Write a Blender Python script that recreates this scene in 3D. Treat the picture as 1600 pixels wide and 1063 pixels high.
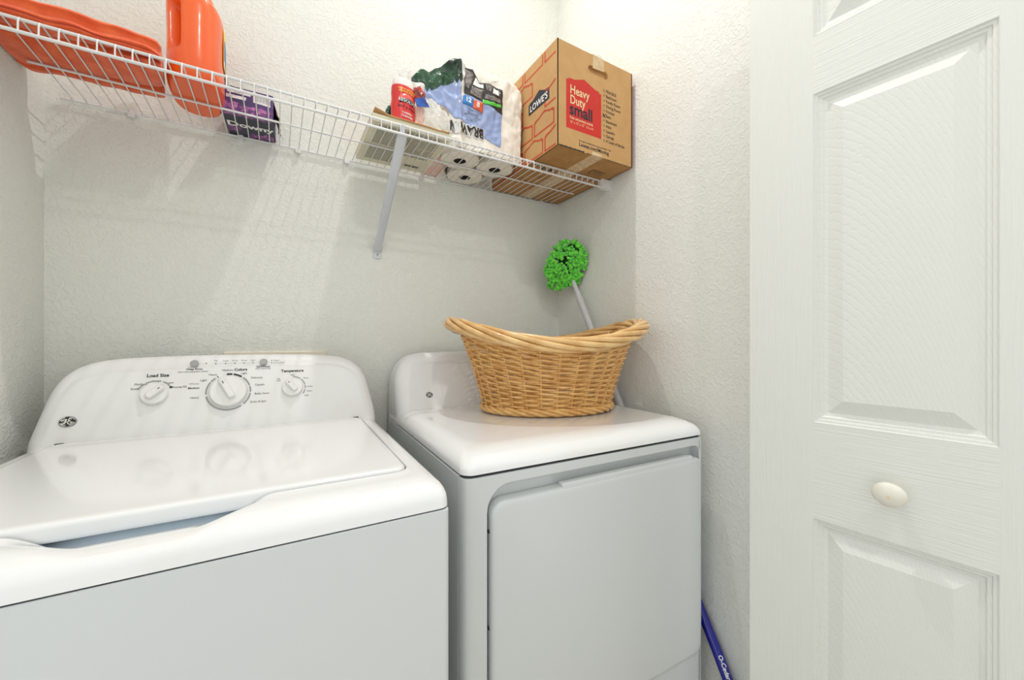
import bpy, bmesh, math, random
from math import sin, cos, pi, radians, sqrt
from mathutils import Vector, Matrix, noise
C = bpy.context.scene
for o in list(bpy.data.objects):
    bpy.data.objects.remove(o)

# ---------------------------------------------------------------- camera, world, lights
cam_d = bpy.data.cameras.new('camera')
cam = bpy.data.objects.new('camera', cam_d)
C.collection.objects.link(cam)
C.camera = cam
cam.location = (0.4756, -1.371, 1.16)
cam.rotation_euler = (radians(90), 0, radians(-30.8))
cam_d.sensor_width = 36.0
cam_d.lens = 615 * 36 / 1600
cam_d.clip_start = 0.02

C.view_settings.view_transform = 'Standard'
C.view_settings.look = 'None'
C.view_settings.gamma = 1.0
C.view_settings.use_curve_mapping = False
C.view_settings.exposure = -0.02

w = bpy.data.worlds.new('ambient_fill')  # even background light added as ambient fill
C.world = w
w.use_nodes = True
w.node_tree.nodes['Background'].inputs[0].default_value = (0.965, 0.99, 1.01, 1)
w.node_tree.nodes['Background'].inputs[1].default_value = 1.26


def lamp(name, loc, size, watts, col, target=None):
    l = bpy.data.lights.new(name, 'AREA')
    l.shape = 'DISK'
    l.size = size
    l.energy = watts
    l.color = col
    o = bpy.data.objects.new(name, l)
    C.collection.objects.link(o)
    o.location = loc
    if target:
        d = Vector(target) - Vector(loc)
        o.rotation_euler = d.to_track_quat('-Z', 'Y').to_euler()
    return o


lamp('hall_ceiling_lamp', (0.72, -1.95, 3.02), 0.10, 8.0, (1, 0.965, 0.925))
lamp('closet_ceiling_lamp', (0.94, -0.43, 3.08), 0.028, 15.5, (1, 0.97, 0.94), (0.94, -1.75, 0.94))

# ---------------------------------------------------------------- materials


def lin(c):
    return tuple((x / 255 / 12.92) if x / 255 <= 0.04045 else ((x / 255 + 0.055) / 1.055) ** 2.4 for x in c)


def mat(name, rgb, rough=0.5, metal=0.0, coat=0.0, rgb2=None, vscale=8.0, bump=None, stretch=(1, 1, 1),
        spec=0.5, alpha=1.0, bdist=0.002, trans=0.0, coord='Object', vlo=0.4, vhi=0.6, sheen=0.0):
    """procedural principled material; rgb in sRGB 0-255; bump=(scale,strength)"""
    m = bpy.data.materials.new(name)
    m.use_nodes = True
    nt = m.node_tree
    b = nt.nodes['Principled BSDF']
    c = lin(rgb)
    b.inputs['Base Color'].default_value = (*c, 1)
    b.inputs['Roughness'].default_value = rough
    b.inputs['Metallic'].default_value = metal
    b.inputs['Coat Weight'].default_value = coat
    b.inputs['Coat Roughness'].default_value = 0.08
    b.inputs['Specular IOR Level'].default_value = spec
    b.inputs['Alpha'].default_value = alpha
    b.inputs['Transmission Weight'].default_value = trans
    b.inputs['Sheen Weight'].default_value = sheen
    tc = nt.nodes.new('ShaderNodeTexCoord')
    mp = nt.nodes.new('ShaderNodeMapping')
    mp.inputs['Scale'].default_value = stretch
    nt.links.new(tc.outputs[coord], mp.inputs['Vector'])
    if rgb2 is not None:
        n = nt.nodes.new('ShaderNodeTexNoise')
        n.inputs['Scale'].default_value = vscale
        n.inputs['Detail'].default_value = 5
        r = nt.nodes.new('ShaderNodeValToRGB')
        r.color_ramp.elements[0].position = vlo
        r.color_ramp.elements[1].position = vhi
        r.color_ramp.elements[0].color = (*c, 1)
        r.color_ramp.elements[1].color = (*lin(rgb2), 1)
        nt.links.new(mp.outputs[0], n.inputs['Vector'])
        nt.links.new(n.outputs['Fac'], r.inputs[0])
        nt.links.new(r.outputs[0], b.inputs['Base Color'])
    if bump:
        n = nt.nodes.new('ShaderNodeTexNoise')
        n.inputs['Scale'].default_value = bump[0]
        n.inputs['Detail'].default_value = 4
        bp = nt.nodes.new('ShaderNodeBump')
        bp.inputs['Strength'].default_value = bump[1]
        bp.inputs['Distance'].default_value = bdist
        nt.links.new(mp.outputs[0], n.inputs['Vector'])
        nt.links.new(n.outputs['Fac'], bp.inputs['Height'])
        nt.links.new(bp.outputs[0], b.inputs['Normal'])
    return m


def wall_mat(name, rgb):
    """painted orange-peel / knock-down drywall"""
    m = mat(name, rgb, rough=0.72, spec=0.3)
    nt = m.node_tree
    b = nt.nodes['Principled BSDF']
    tc = [n for n in nt.nodes if n.type == 'TEX_COORD'][0]
    n1 = nt.nodes.new('ShaderNodeTexNoise')
    n1.inputs['Scale'].default_value = 120
    n1.inputs['Detail'].default_value = 3
    n1.inputs['Distortion'].default_value = 0.6
    n2 = nt.nodes.new('ShaderNodeTexNoise')
    n2.inputs['Scale'].default_value = 60
    n2.inputs['Detail'].default_value = 5
    n2.inputs['Distortion'].default_value = 1.6
    rp = nt.nodes.new('ShaderNodeValToRGB')
    rp.color_ramp.elements[0].position = 0.46
    rp.color_ramp.elements[1].position = 0.60
    mx = nt.nodes.new('ShaderNodeMath')
    mx.operation = 'MULTIPLY_ADD'
    mx.inputs[1].default_value = 0.45
    bp = nt.nodes.new('ShaderNodeBump')
    bp.inputs['Strength'].default_value = 0.6
    bp.inputs['Distance'].default_value = 0.0012
    nt.links.new(tc.outputs['Object'], n1.inputs['Vector'])
    nt.links.new(tc.outputs['Object'], n2.inputs['Vector'])
    nt.links.new(n2.outputs['Fac'], rp.inputs[0])
    nt.links.new(n1.outputs['Fac'], mx.inputs[0])
    nt.links.new(rp.outputs[0], mx.inputs[2])
    nt.links.new(mx.outputs[0], bp.inputs['Height'])
    nt.links.new(bp.outputs[0], b.inputs['Normal'])
    return m


def grain_mat(name, rgb, stretch, cathedral=False):
    """moulded door skin with embossed wood grain"""
    m = mat(name, rgb, rough=0.42, spec=0.4)
    nt = m.node_tree
    b = nt.nodes['Principled BSDF']
    mp = [n for n in nt.nodes if n.type == 'MAPPING'][0]
    mp.inputs['Scale'].default_value = stretch
    bp = nt.nodes.new('ShaderNodeBump')
    bp.inputs['Distance'].default_value = 0.0012
    if cathedral:
        wv = nt.nodes.new('ShaderNodeTexWave')
        wv.wave_type = 'RINGS'
        wv.rings_direction = 'SPHERICAL'
        wv.inputs['Scale'].default_value = 22
        wv.inputs['Distortion'].default_value = 3.2
        wv.inputs['Detail'].default_value = 3
        wv.inputs['Detail Scale'].default_value = 1.6
        mp.inputs['Location'].default_value = cathedral
        rp = nt.nodes.new('ShaderNodeValToRGB')
        rp.color_ramp.elements[0].position = 0.0
        rp.color_ramp.elements[1].position = 0.28
        nt.links.new(mp.outputs[0], wv.inputs['Vector'])
        nt.links.new(wv.outputs['Fac'], rp.inputs[0])
        nt.links.new(rp.outputs[0], bp.inputs['Height'])
        bp.inputs['Strength'].default_value = 0.2
    else:
        n = nt.nodes.new('ShaderNodeTexNoise')
        n.inputs['Scale'].default_value = 1.0
        n.inputs['Detail'].default_value = 3
        n.inputs['Distortion'].default_value = 0.3
        nt.links.new(mp.outputs[0], n.inputs['Vector'])
        nt.links.new(n.outputs['Fac'], bp.inputs['Height'])
        bp.inputs['Strength'].default_value = 0.7
    nt.links.new(bp.outputs[0], b.inputs['Normal'])
    return m


M = {}
M['wall'] = wall_mat('painted_textured_drywall', (227, 228, 222))
M['ceil'] = mat('flat_white_ceiling', (235, 234, 228), 0.9)
M['floor'] = mat('beige_floor_tile', (196, 184, 165), 0.4, rgb2=(180, 168, 150), vscale=6)
M['door_v'] = grain_mat('door_skin_upright_grain', (224, 226, 220), (330, 330, 7))
M['door_h'] = grain_mat('door_skin_level_grain', (224, 226, 220), (7, 330, 300))
M['door_p'] = grain_mat('door_panel_grain', (224, 226, 220), (4.2, 1, 0.8), (-0.50, 0, 0.25))
M['knob_w'] = mat('white_wooden_knob', (232, 230, 220), 0.35, rgb2=(225, 222, 208), vscale=40)
M['enamel'] = mat('white_enamel', (236, 237, 238), 0.12, coat=0.5, rgb2=(235, 235, 233), vscale=2)
M['cabinet'] = mat('shaded_white_steel', (207, 211, 211), 0.30, coat=0.1, bump=(350, 0.02))  # white greyed below the enamel, shade of the upright faces in the colour
M['console'] = mat('white_console_plastic', (234, 235, 236), 0.38, coat=0.0, rgb2=(231, 231, 230))
M['plastic'] = mat('white_knob_plastic', (235, 235, 234), 0.25, coat=0.3, rgb2=(233, 233, 232))
M['gap'] = mat('dark_seam', (50, 54, 54), 0.8, rgb2=(40, 43, 43))
M['tub'] = mat('blue_grey_tub_plastic', (214, 226, 236), 0.4, rgb2=(208, 221, 231))
M['gbutton'] = mat('grey_button_plastic', (168, 168, 168), 0.35, rgb2=(160, 160, 160))
M['ink'] = mat('black_print', (38, 38, 40), 0.5, rgb2=(44, 44, 46))
M['inkg'] = mat('grey_print', (150, 152, 152), 0.5, rgb2=(156, 158, 158))
M['chrome'] = mat('brushed_silver', (150, 150, 150), 0.3, 0.7, rgb2=(170, 170, 170))
M['wire'] = mat('white_vinyl_wire', (226, 226, 226), 0.35, rgb2=(220, 220, 221))
M['bracew'] = mat('white_coated_brace', (205, 208, 214), 0.35, rgb2=(198, 202, 209))
M['screw'] = mat('steel_screw', (120, 118, 115), 0.4, 0.8, rgb2=(90, 88, 85))
M['orange_cloth'] = mat('orange_fleece', (236, 108, 58), 0.95, rgb2=(224, 88, 42), vscale=30, bump=(260, 0.5), sheen=0.3)
M['jug'] = mat('orange_plastic', (240, 98, 28), 0.30, rgb2=(236, 92, 26), vscale=5, coat=0.2)
M['yellow'] = mat('yellow_print', (244, 214, 70), 0.4, rgb2=(240, 200, 60))
M['white'] = mat('white_print', (240, 240, 236), 0.45, rgb2=(236, 236, 232))
M['blue'] = mat('blue_print', (40, 130, 205), 0.4, rgb2=(36, 124, 198))
M['orange'] = mat('orange_print', (228, 92, 44), 0.4, rgb2=(222, 86, 40))
M['navy'] = mat('navy_print', (12, 13, 38), 0.5, rgb2=(16, 17, 42))
M['purple'] = mat('purple_carton', (50, 30, 78), 0.35, rgb2=(78, 44, 110), vscale=14)
M['night'] = mat('dark_navy_carton', (22, 26, 56), 0.35, rgb2=(16, 20, 44), vscale=14)
M['flower'] = mat('pink_flower_print', (84, 38, 104), 0.4, rgb2=(196, 118, 176), vscale=110, vlo=0.46, vhi=0.66)
M['sticker'] = mat('pale_sticker_print', (226, 222, 224), 0.5, rgb2=(176, 170, 178), vscale=60, vlo=0.5, vhi=0.62)
M['brown'] = mat('brown_paper', (96, 62, 48), 0.6, rgb2=(70, 44, 34), vscale=40)
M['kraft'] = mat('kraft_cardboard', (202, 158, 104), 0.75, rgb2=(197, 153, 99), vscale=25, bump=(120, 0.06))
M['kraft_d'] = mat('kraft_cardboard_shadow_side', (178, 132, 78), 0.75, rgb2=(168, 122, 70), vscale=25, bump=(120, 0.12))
M['redprint'] = mat('red_box_print', (208, 40, 28), 0.6, rgb2=(202, 36, 24), vscale=30)
M['cream'] = mat('cream_box_print', (238, 214, 170), 0.6, rgb2=(232, 206, 160))
M['tape'] = mat('clear_packing_tape', (218, 190, 150), 0.18, rgb2=(205, 172, 128), vscale=60)
M['lines'] = mat('thin_red_print', (206, 66, 34), 0.6, rgb2=(200, 60, 30))
M['pen'] = mat('grey_pen_scribble', (140, 136, 124), 0.6, rgb2=(128, 126, 118))
M['paper'] = mat('white_roll_paper', (240, 234, 222), 0.95, rgb2=(234, 227, 214), vscale=40, bump=(220, 0.35))
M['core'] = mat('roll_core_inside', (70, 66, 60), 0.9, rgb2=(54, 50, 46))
M['film'] = mat('milky_wrapper_film', (244, 239, 229), 0.3, rgb2=(238, 231, 219), vscale=30, coat=0.2, bump=(40, 0.18), bdist=0.006)
M['clear'] = mat('clear_crumpled_film', (246, 244, 238), 0.12, rgb2=(250, 248, 244), alpha=0.42, coat=0.6, bump=(30, 0.8), bdist=0.006)
M['lightblue'] = mat('light_blue_film', (160, 176, 218), 0.3, rgb2=(150, 168, 213), vscale=10, coat=0.2, bump=(22, 0.12), bdist=0.006)
M['forest'] = mat('dark_green_film', (18, 76, 42), 0.28, rgb2=(8, 44, 26), vscale=14, coat=0.3, bump=(26, 0.2), bdist=0.006)
M['black'] = mat('black_film', (32, 26, 24), 0.3, rgb2=(40, 32, 30), coat=0.4)
M['taupe'] = mat('taupe_small_print', (148, 140, 136), 0.4, rgb2=(84, 76, 74), vscale=260, vlo=0.45, vhi=0.6)
M['lime'] = mat('lime_stripe', (92, 200, 74), 0.4, rgb2=(84, 190, 66))
M['red'] = mat('red_bottle_plastic', (216, 34, 30), 0.28, rgb2=(208, 28, 26), coat=0.3)
M['pinkred'] = mat('light_red_swoosh', (236, 96, 88), 0.3, rgb2=(230, 88, 80))
M['capw'] = mat('milky_cap_plastic', (246, 236, 232), 0.3, rgb2=(240, 228, 224), coat=0.3)
M['redfoil'] = mat('crumpled_red_foil', (206, 34, 22), 0.22, rgb2=(110, 12, 10), vscale=60, coat=0.6, bump=(60, 0.8), bdist=0.005)
M['bluefoil'] = mat('blue_foil', (40, 100, 196), 0.22, rgb2=(24, 60, 140), vscale=50, coat=0.5)
M['teal'] = mat('teal_foil', (28, 110, 92), 0.22, rgb2=(10, 54, 48), vscale=50, coat=0.5, bump=(50, 0.5), bdist=0.004)
M['pinkfilm'] = mat('pink_film', (240, 190, 176), 0.3, rgb2=(236, 206, 190), vscale=20, alpha=0.75, bump=(30, 0.5))
M['cream_paper'] = mat('ivory_carton', (222, 216, 192), 0.6, rgb2=(216, 210, 184), vscale=12)
M['newsprint'] = mat('dense_grey_small_print', (196, 192, 172), 0.7, rgb2=(128, 128, 114), vscale=420, vlo=0.47, vhi=0.55)
M['wicker'] = mat('honey_wicker', (234, 188, 118), 0.30, rgb2=(208, 152, 82), vscale=38, coat=0.35, vlo=0.35, vhi=0.68)
M['rimw'] = mat('peeled_willow_rim', (232, 194, 134), 0.30, rgb2=(206, 154, 90), vscale=22, coat=0.35, vlo=0.38, vhi=0.72)
M['green_mop'] = mat('green_chenille', (118, 236, 70), 0.85, rgb2=(78, 200, 44), vscale=70, sheen=0.5, bump=(500, 0.6))
M['pad'] = mat('green_pad_backing', (30, 96, 24), 0.9, rgb2=(24, 84, 20))
M['pole_g'] = mat('pale_grey_pole', (206, 206, 210), 0.35, rgb2=(198, 199, 204))
M['pole_b'] = mat('royal_blue_pole', (20, 22, 150), 0.25, rgb2=(16, 18, 136), coat=0.3)
M['ivory'] = mat('ivory_outlet_plastic', (240, 232, 214), 0.4, rgb2=(236, 228, 208))

# ---------------------------------------------------------------- mesh helpers


class G:
    def __init__(s):
        s.v = []
        s.f = []

    def add(s, v, f):
        n = len(s.v)
        s.v += [tuple(p) for p in v]
        s.f += [tuple(i + n for i in q) for q in f]
        return s

    def box(s, x0, x1, y0, y1, z0, z1):
        v = [(x, y, z) for z in (z0, z1) for x, y in ((x0, y0), (x1, y0), (x1, y1), (x0, y1))]
        return s.add(v, [(3, 2, 1, 0), (4, 5, 6, 7), (0, 1, 5, 4), (1, 2, 6, 5), (2, 3, 7, 6), (3, 0, 4, 7)])


def loft(loops, cap0=True, cap1=True, close=False):
    n = len(loops[0])
    v = [p for l in loops for p in l]
    f = []
    m = len(loops)
    for i in range(m if close else m - 1):
        a = i * n
        b = ((i + 1) % m) * n
        for j in range(n):
            k = (j + 1) % n
            f.append((a + j, a + k, b + k, b + j))
    if cap0 and not close:
        f.append(tuple(reversed(range(n))))
    if cap1 and not close:
        f.append(tuple((m - 1) * n + j for j in range(n)))
    return v, f


def tube(path, r, n=8, close=False, squash=None):
    P = [Vector(p) for p in path]
    m = len(P)
    loops = []
    up = None
    for i in range(m):
        if close:
            t = (P[(i + 1) % m] - P[i - 1]).normalized()
        else:
            t = (P[min(i + 1, m - 1)] - P[max(i - 1, 0)]).normalized()
        if up is None:
            up = Vector((0, 0, 1)) if abs(t.z) < 0.9 else Vector((0, 1, 0))
        a = (up - t * up.dot(t)).normalized()
        up = a
        b = t.cross(a)
        rr = r[i] if isinstance(r, (list, tuple)) else r
        loops.append([tuple(P[i] + (a * cos(2 * pi * k / n) + b * sin(2 * pi * k / n)) * rr) for k in range(n)])
    return loft(loops, True, True, close)


def rr(x0, x1, y0, y1, r, k=6, nx=1, ny=1):
    """rounded rectangle loop, ccw, equal point count for the same k/nx/ny; r may be a 4-tuple (bl,br,tr,tl)"""
    R = r if isinstance(r, (tuple, list)) else (r,) * 4
    R = [max(a, 1e-5) for a in R]
    pts = []
    cs = [((x0 + R[0], y0 + R[0]), pi, R[0]), ((x1 - R[1], y0 + R[1]), 1.5 * pi, R[1]),
          ((x1 - R[2], y1 - R[2]), 0, R[2]), ((x0 + R[3], y1 - R[3]), 0.5 * pi, R[3])]
    for i, ((cx, cy), a0, q) in enumerate(cs):
        arc = [(cx + q * cos(a0 + pi / 2 * j / k), cy + q * sin(a0 + pi / 2 * j / k)) for j in range(k + 1)]
        pts += arc
        (nc, nca, nq) = cs[(i + 1) % 4]
        s = arc[-1]
        e = (nc[0] + nq * cos(nca), nc[1] + nq * sin(nca))
        nn = nx if i % 2 == 0 else ny
        for j in range(1, nn):
            pts.append((s[0] + (e[0] - s[0]) * j / nn, s[1] + (e[1] - s[1]) * j / nn))
    return pts


def smooth(t):
    t = min(max(t, 0.0), 1.0)
    return t * t * (3 - 2 * t)


def build(name, v, f, m, parent=None, world=False, ang=35, stuff=False, label=None, flat=False):
    if isinstance(v, G):
        raise TypeError
    if world and parent is not None:
        L = parent.location
        v = [(p[0] - L[0], p[1] - L[1], p[2] - L[2]) for p in v]
    me = bpy.data.meshes.new(name)
    me.from_pydata([tuple(p) for p in v], [], [tuple(q) for q in f])
    me.validate()
    bm = bmesh.new()
    bm.from_mesh(me)
    bmesh.ops.recalc_face_normals(bm, faces=bm.faces)
    bm.to_mesh(me)
    bm.free()
    if not flat:
        me.shade_smooth()
        me.set_sharp_from_angle(angle=radians(ang))
        wn = not stuff and len(f) < 12000
    else:
        wn = False
    me.materials.append(m)
    o = bpy.data.objects.new(name, me)
    C.collection.objects.link(o)
    if parent is not None:
        o.parent = parent
    if wn:
        md = o.modifiers.new('face_weighted', 'WEIGHTED_NORMAL')
        md.keep_sharp = True
    if stuff:
        o['kind'] = 'stuff'
    if label:
        o['label'] = label
    return o


def bg(name, g, m, parent=None, **k):
    return build(name, g.v, g.f, m, parent, **k)


def share(name, src, parent, M4=None):
    o = src.copy()
    C.collection.objects.link(o)
    o.parent = parent
    if M4 is not None:
        o.matrix_local = M4
    return o


def thing(name, label, cat, loc=(0, 0, 0), rz=0.0, group=None):
    o = bpy.data.objects.new(name, None)
    o.empty_display_size = 0.05
    C.collection.objects.link(o)
    o.location = loc
    o.rotation_euler = (0, 0, radians(rz))
    o['label'] = label
    o['category'] = cat
    if group:
        o['group'] = group
    return o


def xf(v, M4):
    return [tuple(M4 @ Vector(p)) for p in v]


def frame(o, u, v):
    """4x4 with x-axis u, y-axis v, z-axis u x v, origin o"""
    u = Vector(u).normalized()
    v = Vector(v)
    v = (v - u * v.dot(u)).normalized()
    n = u.cross(v)
    m = Matrix.Identity(4)
    for i in range(3):
        m[i][0], m[i][1], m[i][2], m[i][3] = u[i], v[i], n[i], o[i]
    return m


def text_geo(s, size, align='CENTER', bold=0.0, spacing=1.0):
    cu = bpy.data.curves.new('t', 'FONT')
    cu.body = s
    cu.size = size
    cu.align_x = align
    cu.align_y = 'CENTER'
    cu.offset = bold
    cu.resolution_u = 3
    cu.space_character = spacing
    o = bpy.data.objects.new('t', cu)
    C.collection.objects.link(o)
    dg = bpy.context.evaluated_depsgraph_get()
    me = o.evaluated_get(dg).to_mesh()
    v = [tuple(p.co) for p in me.vertices]
    f = [tuple(p.vertices) for p in me.polygons]
    o.evaluated_get(dg).to_mesh_clear()
    bpy.data.objects.remove(o)
    bpy.data.curves.remove(cu)
    return v, f


def lettering(parent, items, M4, m, name='lettering', lift=0.0004, world=False):
    """items: (text, x, y, size, align, bold) in the plane of M4, all joined into one printed part"""
    g = G()
    for it in items:
        s, x, y, size, al, bold = it[:6]
        sx = it[6] if len(it) > 6 else 1.0
        v, f = text_geo(s, size, al, bold)
        g.add([(p[0] * sx + x, p[1] + y, lift) for p in v], f)
    return build(name, xf(g.v, M4), g.f, m, parent, world=world, flat=True, stuff=True)


def poly_plate(pts, z0, z1):
    n = len(pts)
    v = [(x, y, z0) for x, y in pts] + [(x, y, z1) for x, y in pts]
    f = [tuple(range(n, 2 * n)), tuple(reversed(range(n)))] + [(i, (i + 1) % n, (i + 1) % n + n, i + n) for i in range(n)]
    return v, f


def disc(cx, cy, r, z0, z1, n=24):
    return poly_plate([(cx + r * cos(2 * pi * i / n), cy + r * sin(2 * pi * i / n)) for i in range(n)], z0, z1)


def arc_strip(r0, r1, a0, a1, z, n=16):
    v = []
    f = []
    for i in range(n + 1):
        a = radians(a0 + (a1 - a0) * i / n)
        v += [(r0 * cos(a), r0 * sin(a), z), (r1 * cos(a), r1 * sin(a), z)]
    for i in range(n):
        f.append((2 * i, 2 * i + 1, 2 * i + 3, 2 * i + 2))
    return v, f


# ---------------------------------------------------------------- the room
W = 1.53


def slab(name, x0, x1, y0, y1, z0, z1, m):
    g = G().box(x0, x1, y0, y1, z0, z1)
    o = bg(name, g, m, flat=True)
    o['kind'] = 'structure'
    return o


slab('floor', -0.1, W + 0.1, -2.6, 0.1, -0.06, 0.0, M['floor'])
slab('wall_back', -0.1, W + 0.1, 0.0, 0.1, 0.0, 3.15, M['wall'])
slab('wall_left', -0.1, 0.0, -0.95, 0.0, 0.0, 3.15, M['wall'])
slab('wall_right', W, W + 0.1, -0.98, 0.0, 0.0, 3.15, M['wall'])
slab('wall_hall', -0.1, W + 0.1, -2.7, -2.6, 0.0, 3.15, M['wall'])
slab('ceiling', -0.1, W + 0.1, -2.6, 0.1, 3.15, 3.21, M['ceil'])

# ---------------------------------------------------------------- folded closet door leaf at the right
door = bpy.data.objects.new('door_1', None)
C.collection.objects.link(door)
ddx, ddy = 0.08336, -0.99652
door.location = (1.38, -0.889, 0.012)
door.rotation_euler = (0, 0, math.atan2(ddy, ddx))
door['kind'] = 'structure'
door['label'] = 'white moulded closet door leaf with raised panels at the right'
DW, DH, DT = 0.466, 2.02, 0.035
PX0, PX1 = 0.117, 0.350
rows = [(0.195, 0.794), (0.985, 1.636), (1.750, 1.905)]
edge = 0.002


def dslab(name, x0, x1, z0, z1, m):
    # front face at y=0 (toward -y), slightly eased long edges
    l = [[(x, y, z) for x, z in rr(x0 + e, x1 - e, z0 + e, z1 - e, 0.0005, 1)] for y, e in
         ((DT, 0.0), (edge, 0.0), (0.0, 0.0))]
    return build(name, *loft(l), m, door, flat=True)


dslab('stile', 0.0, PX0, 0.0, DH, M['door_v'])
dslab('stile', PX1, DW, 0.0, DH, M['door_v'])
zs = [0.0] + [z for r_ in rows for z in r_] + [DH]
for i in range(0, len(zs), 2):
    dslab('rail', PX0, PX1, zs[i], zs[i + 1], M['door_h'])
for z0, z1 in rows:
    prof = [(0.0, -0.0003), (0.002, 0.003), (0.006, 0.0035), (0.0075, 0.0062), (0.012, 0.0066), (0.0145, 0.0095), (0.019, 0.0105),
            (0.021, 0.0112), (0.045, 0.0022), (0.0462, 0.0016)]
    l = [[(x, y, z) for x, z in rr(PX0 + d, PX1 - d, z0 + d, z1 - d, 0.0004, 1)] for d, y in prof]
    build('raised_panel', *loft(l, cap0=False), M['door_p'], door, flat=True)
# knob: oval mushroom on a short neck
kx, kz = 0.233, 0.884
l = []
for y, a in ((0, .010), (-.010, .0085), (-.016, .0105), (-.020, .017), (-.024, .0205), (-.029, .0205), (-.033, .0165), (-.0355, .010), (-.0365, .003)):
    l.append([(kx + a * 1.12 * cos(t), y, kz + a * 0.98 * sin(t)) for t in [2 * pi * i / 28 for i in range(28)]])
kn = build('door_knob', *loft(l), M['knob_w'], door, ang=60)
g = G()
for a in (0, 60, 120):
    ca, sa = cos(radians(a)) * .0032, sin(radians(a)) * .0032
    g.add(*tube([(kx - ca + .001, -.0367, kz - sa - .002), (kx + ca + .001, -.0367, kz + sa - .002)], .0005, 4))
bg('chip_mark', g, M['cream'], kn)

# ---------------------------------------------------------------- wire shelf
SZ = 1.745
shelf = thing('wire_shelf', 'long white vinyl coated wire shelf fixed across the back wall', 'shelf', (0.765, 0, SZ))


def sb(name, g, m=None, **k):
    return bg(name, g, m or M['wire'], shelf, world=True, **k)


X0, X1 = 0.028, 1.487
for y, z, r_, nm in ((-.3035, SZ - .0045, .0030, 'front_rail'), (-.3085, SZ - .030, .0033, 'front_rail'),
                     (-.150, SZ - .0040, .0026, 'middle_rail'), (-.007, SZ - .0040, .0026, 'back_rail')):
    sb(nm, G().add(*tube([(X0, y, z), (X1 if nm != 'middle_rail' else X1 + .002, y, z)], r_, 10)))
pth = [(0, -.004, -.0012), (0, -.299, -.0012), (0, -.3040, -.0022), (0, -.3075, -.0060), (0, -.3085, -.012), (0, -.3090, -.031)]
wv, wf = tube(pth, .00145, 6)
x = 0.0495 - 0.765
cw = build('cross_wire', wv, wf, M['wire'], shelf)
cw.location = (x, 0, 0)
k = 1
while 0.0495 + .0254 * k < 1.486:
    share('cross_wire', cw, shelf, Matrix.Translation((x + .0254 * k, 0, 0)))
    k += 1
# wall clips along the back rail
for cx in (0.155, 0.385, 0.53, 0.668, 0.915, 1.435):
    g = G()
    v, f = loft([[(cx + a, y, z) for a, z in rr(-.007, .007, SZ - .016, SZ + .002, .003, 3)] for y in (0, -.009, -.0115)])
    g.add(v, f)
    g.add(*tube([(cx, 0, SZ - .012), (cx, -.0125, SZ - .012)], .0022, 8))
    sb('wall_clip', g)
# end bracket on the right wall
g = G().box(1.487, 1.529, -.3120, -.2970, SZ - .034, SZ + .001)
g.add(*loft([[(x_, y, z) for y, z in rr(-.322, -.285, SZ - .062, SZ + .001, .004, 3)] for x_ in (1.5295, 1.526)]))
g.add(*tube([(1.5265, -.303, SZ - .048), (1.5240, -.303, SZ - .048)], .004, 10))
sb('end_bracket', g)
g = G().box(0.0005, .030, -.3120, -.2970, SZ - .034, SZ + .001)
sb('end_bracket', g)
# diagonal support brace
a = Vector((.768, -.300, SZ - .026))
b_ = Vector((.762, -.012, 1.462))
br_loops = []
t = (b_ - a).normalized()
side = Vector((1, 0, 0))
nrm = t.cross(side).normalized()
side = nrm.cross(t)
for i, (s_, ww, dd) in enumerate([(0, .0125, .003), (.03, .0135, .006), (.08, .0138, .009), (.5, .0128, .008), (.93, .0118, .007), (.99, .0118, .004), (1.03, .012, .0025)]):
    c = a + (b_ - a) * s_
    br_loops.append([tuple(c + side * (p[0]) + nrm * p[1]) for p in rr(-ww, ww, -dd, dd, min(ww, dd) * .9, 4)])
g = G().add(*loft(br_loops))
g.add(*tube([(.768, -.3035, SZ - .004), (.768, -.300, SZ - .026)], .006, 8))
brace = sb('support_brace', g, M['bracew'])
g = G().add(*loft([[(.764 + px, y, pz) for px, pz in rr(-.0125, .0125, 1.434, 1.468, .005, 4)] for y in (0, -.004, -.0048)]))
g.add(*tube([(.764, -.004, 1.4465), (.764, -.0075, 1.4465)], [.0048, .0035], 12))
pl = sb('brace_foot', g, M['bracew'])
g = G().add(*tube([(.764, -.0070, 1.4465), (.764, -.0082, 1.4465)], .0022, 8))
build('screw', [tuple(Vector(p) - shelf.location) for p in g.v], g.f, M['screw'], pl)

# ---------------------------------------------------------------- washing machine and dryer helpers


def deck_loops(Wd, D, z0, H, R, p, ds, rc, k, nx, ny, back=True):
    """outer rounded deck: loops from the seam up over the eased edge, d = distance in"""
    L = []
    for d in ds:
        h = z0 + H * (1 - (1 - min(d / R, 1)) ** p) ** (1 / p)
        L.append((d, h))
    return [[(x_, y_, h) for x_, y_ in rr(d, Wd - d, d, D - d * .4, max(rc - d * .4, .004), k, nx, ny)] for d, h in L]


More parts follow.
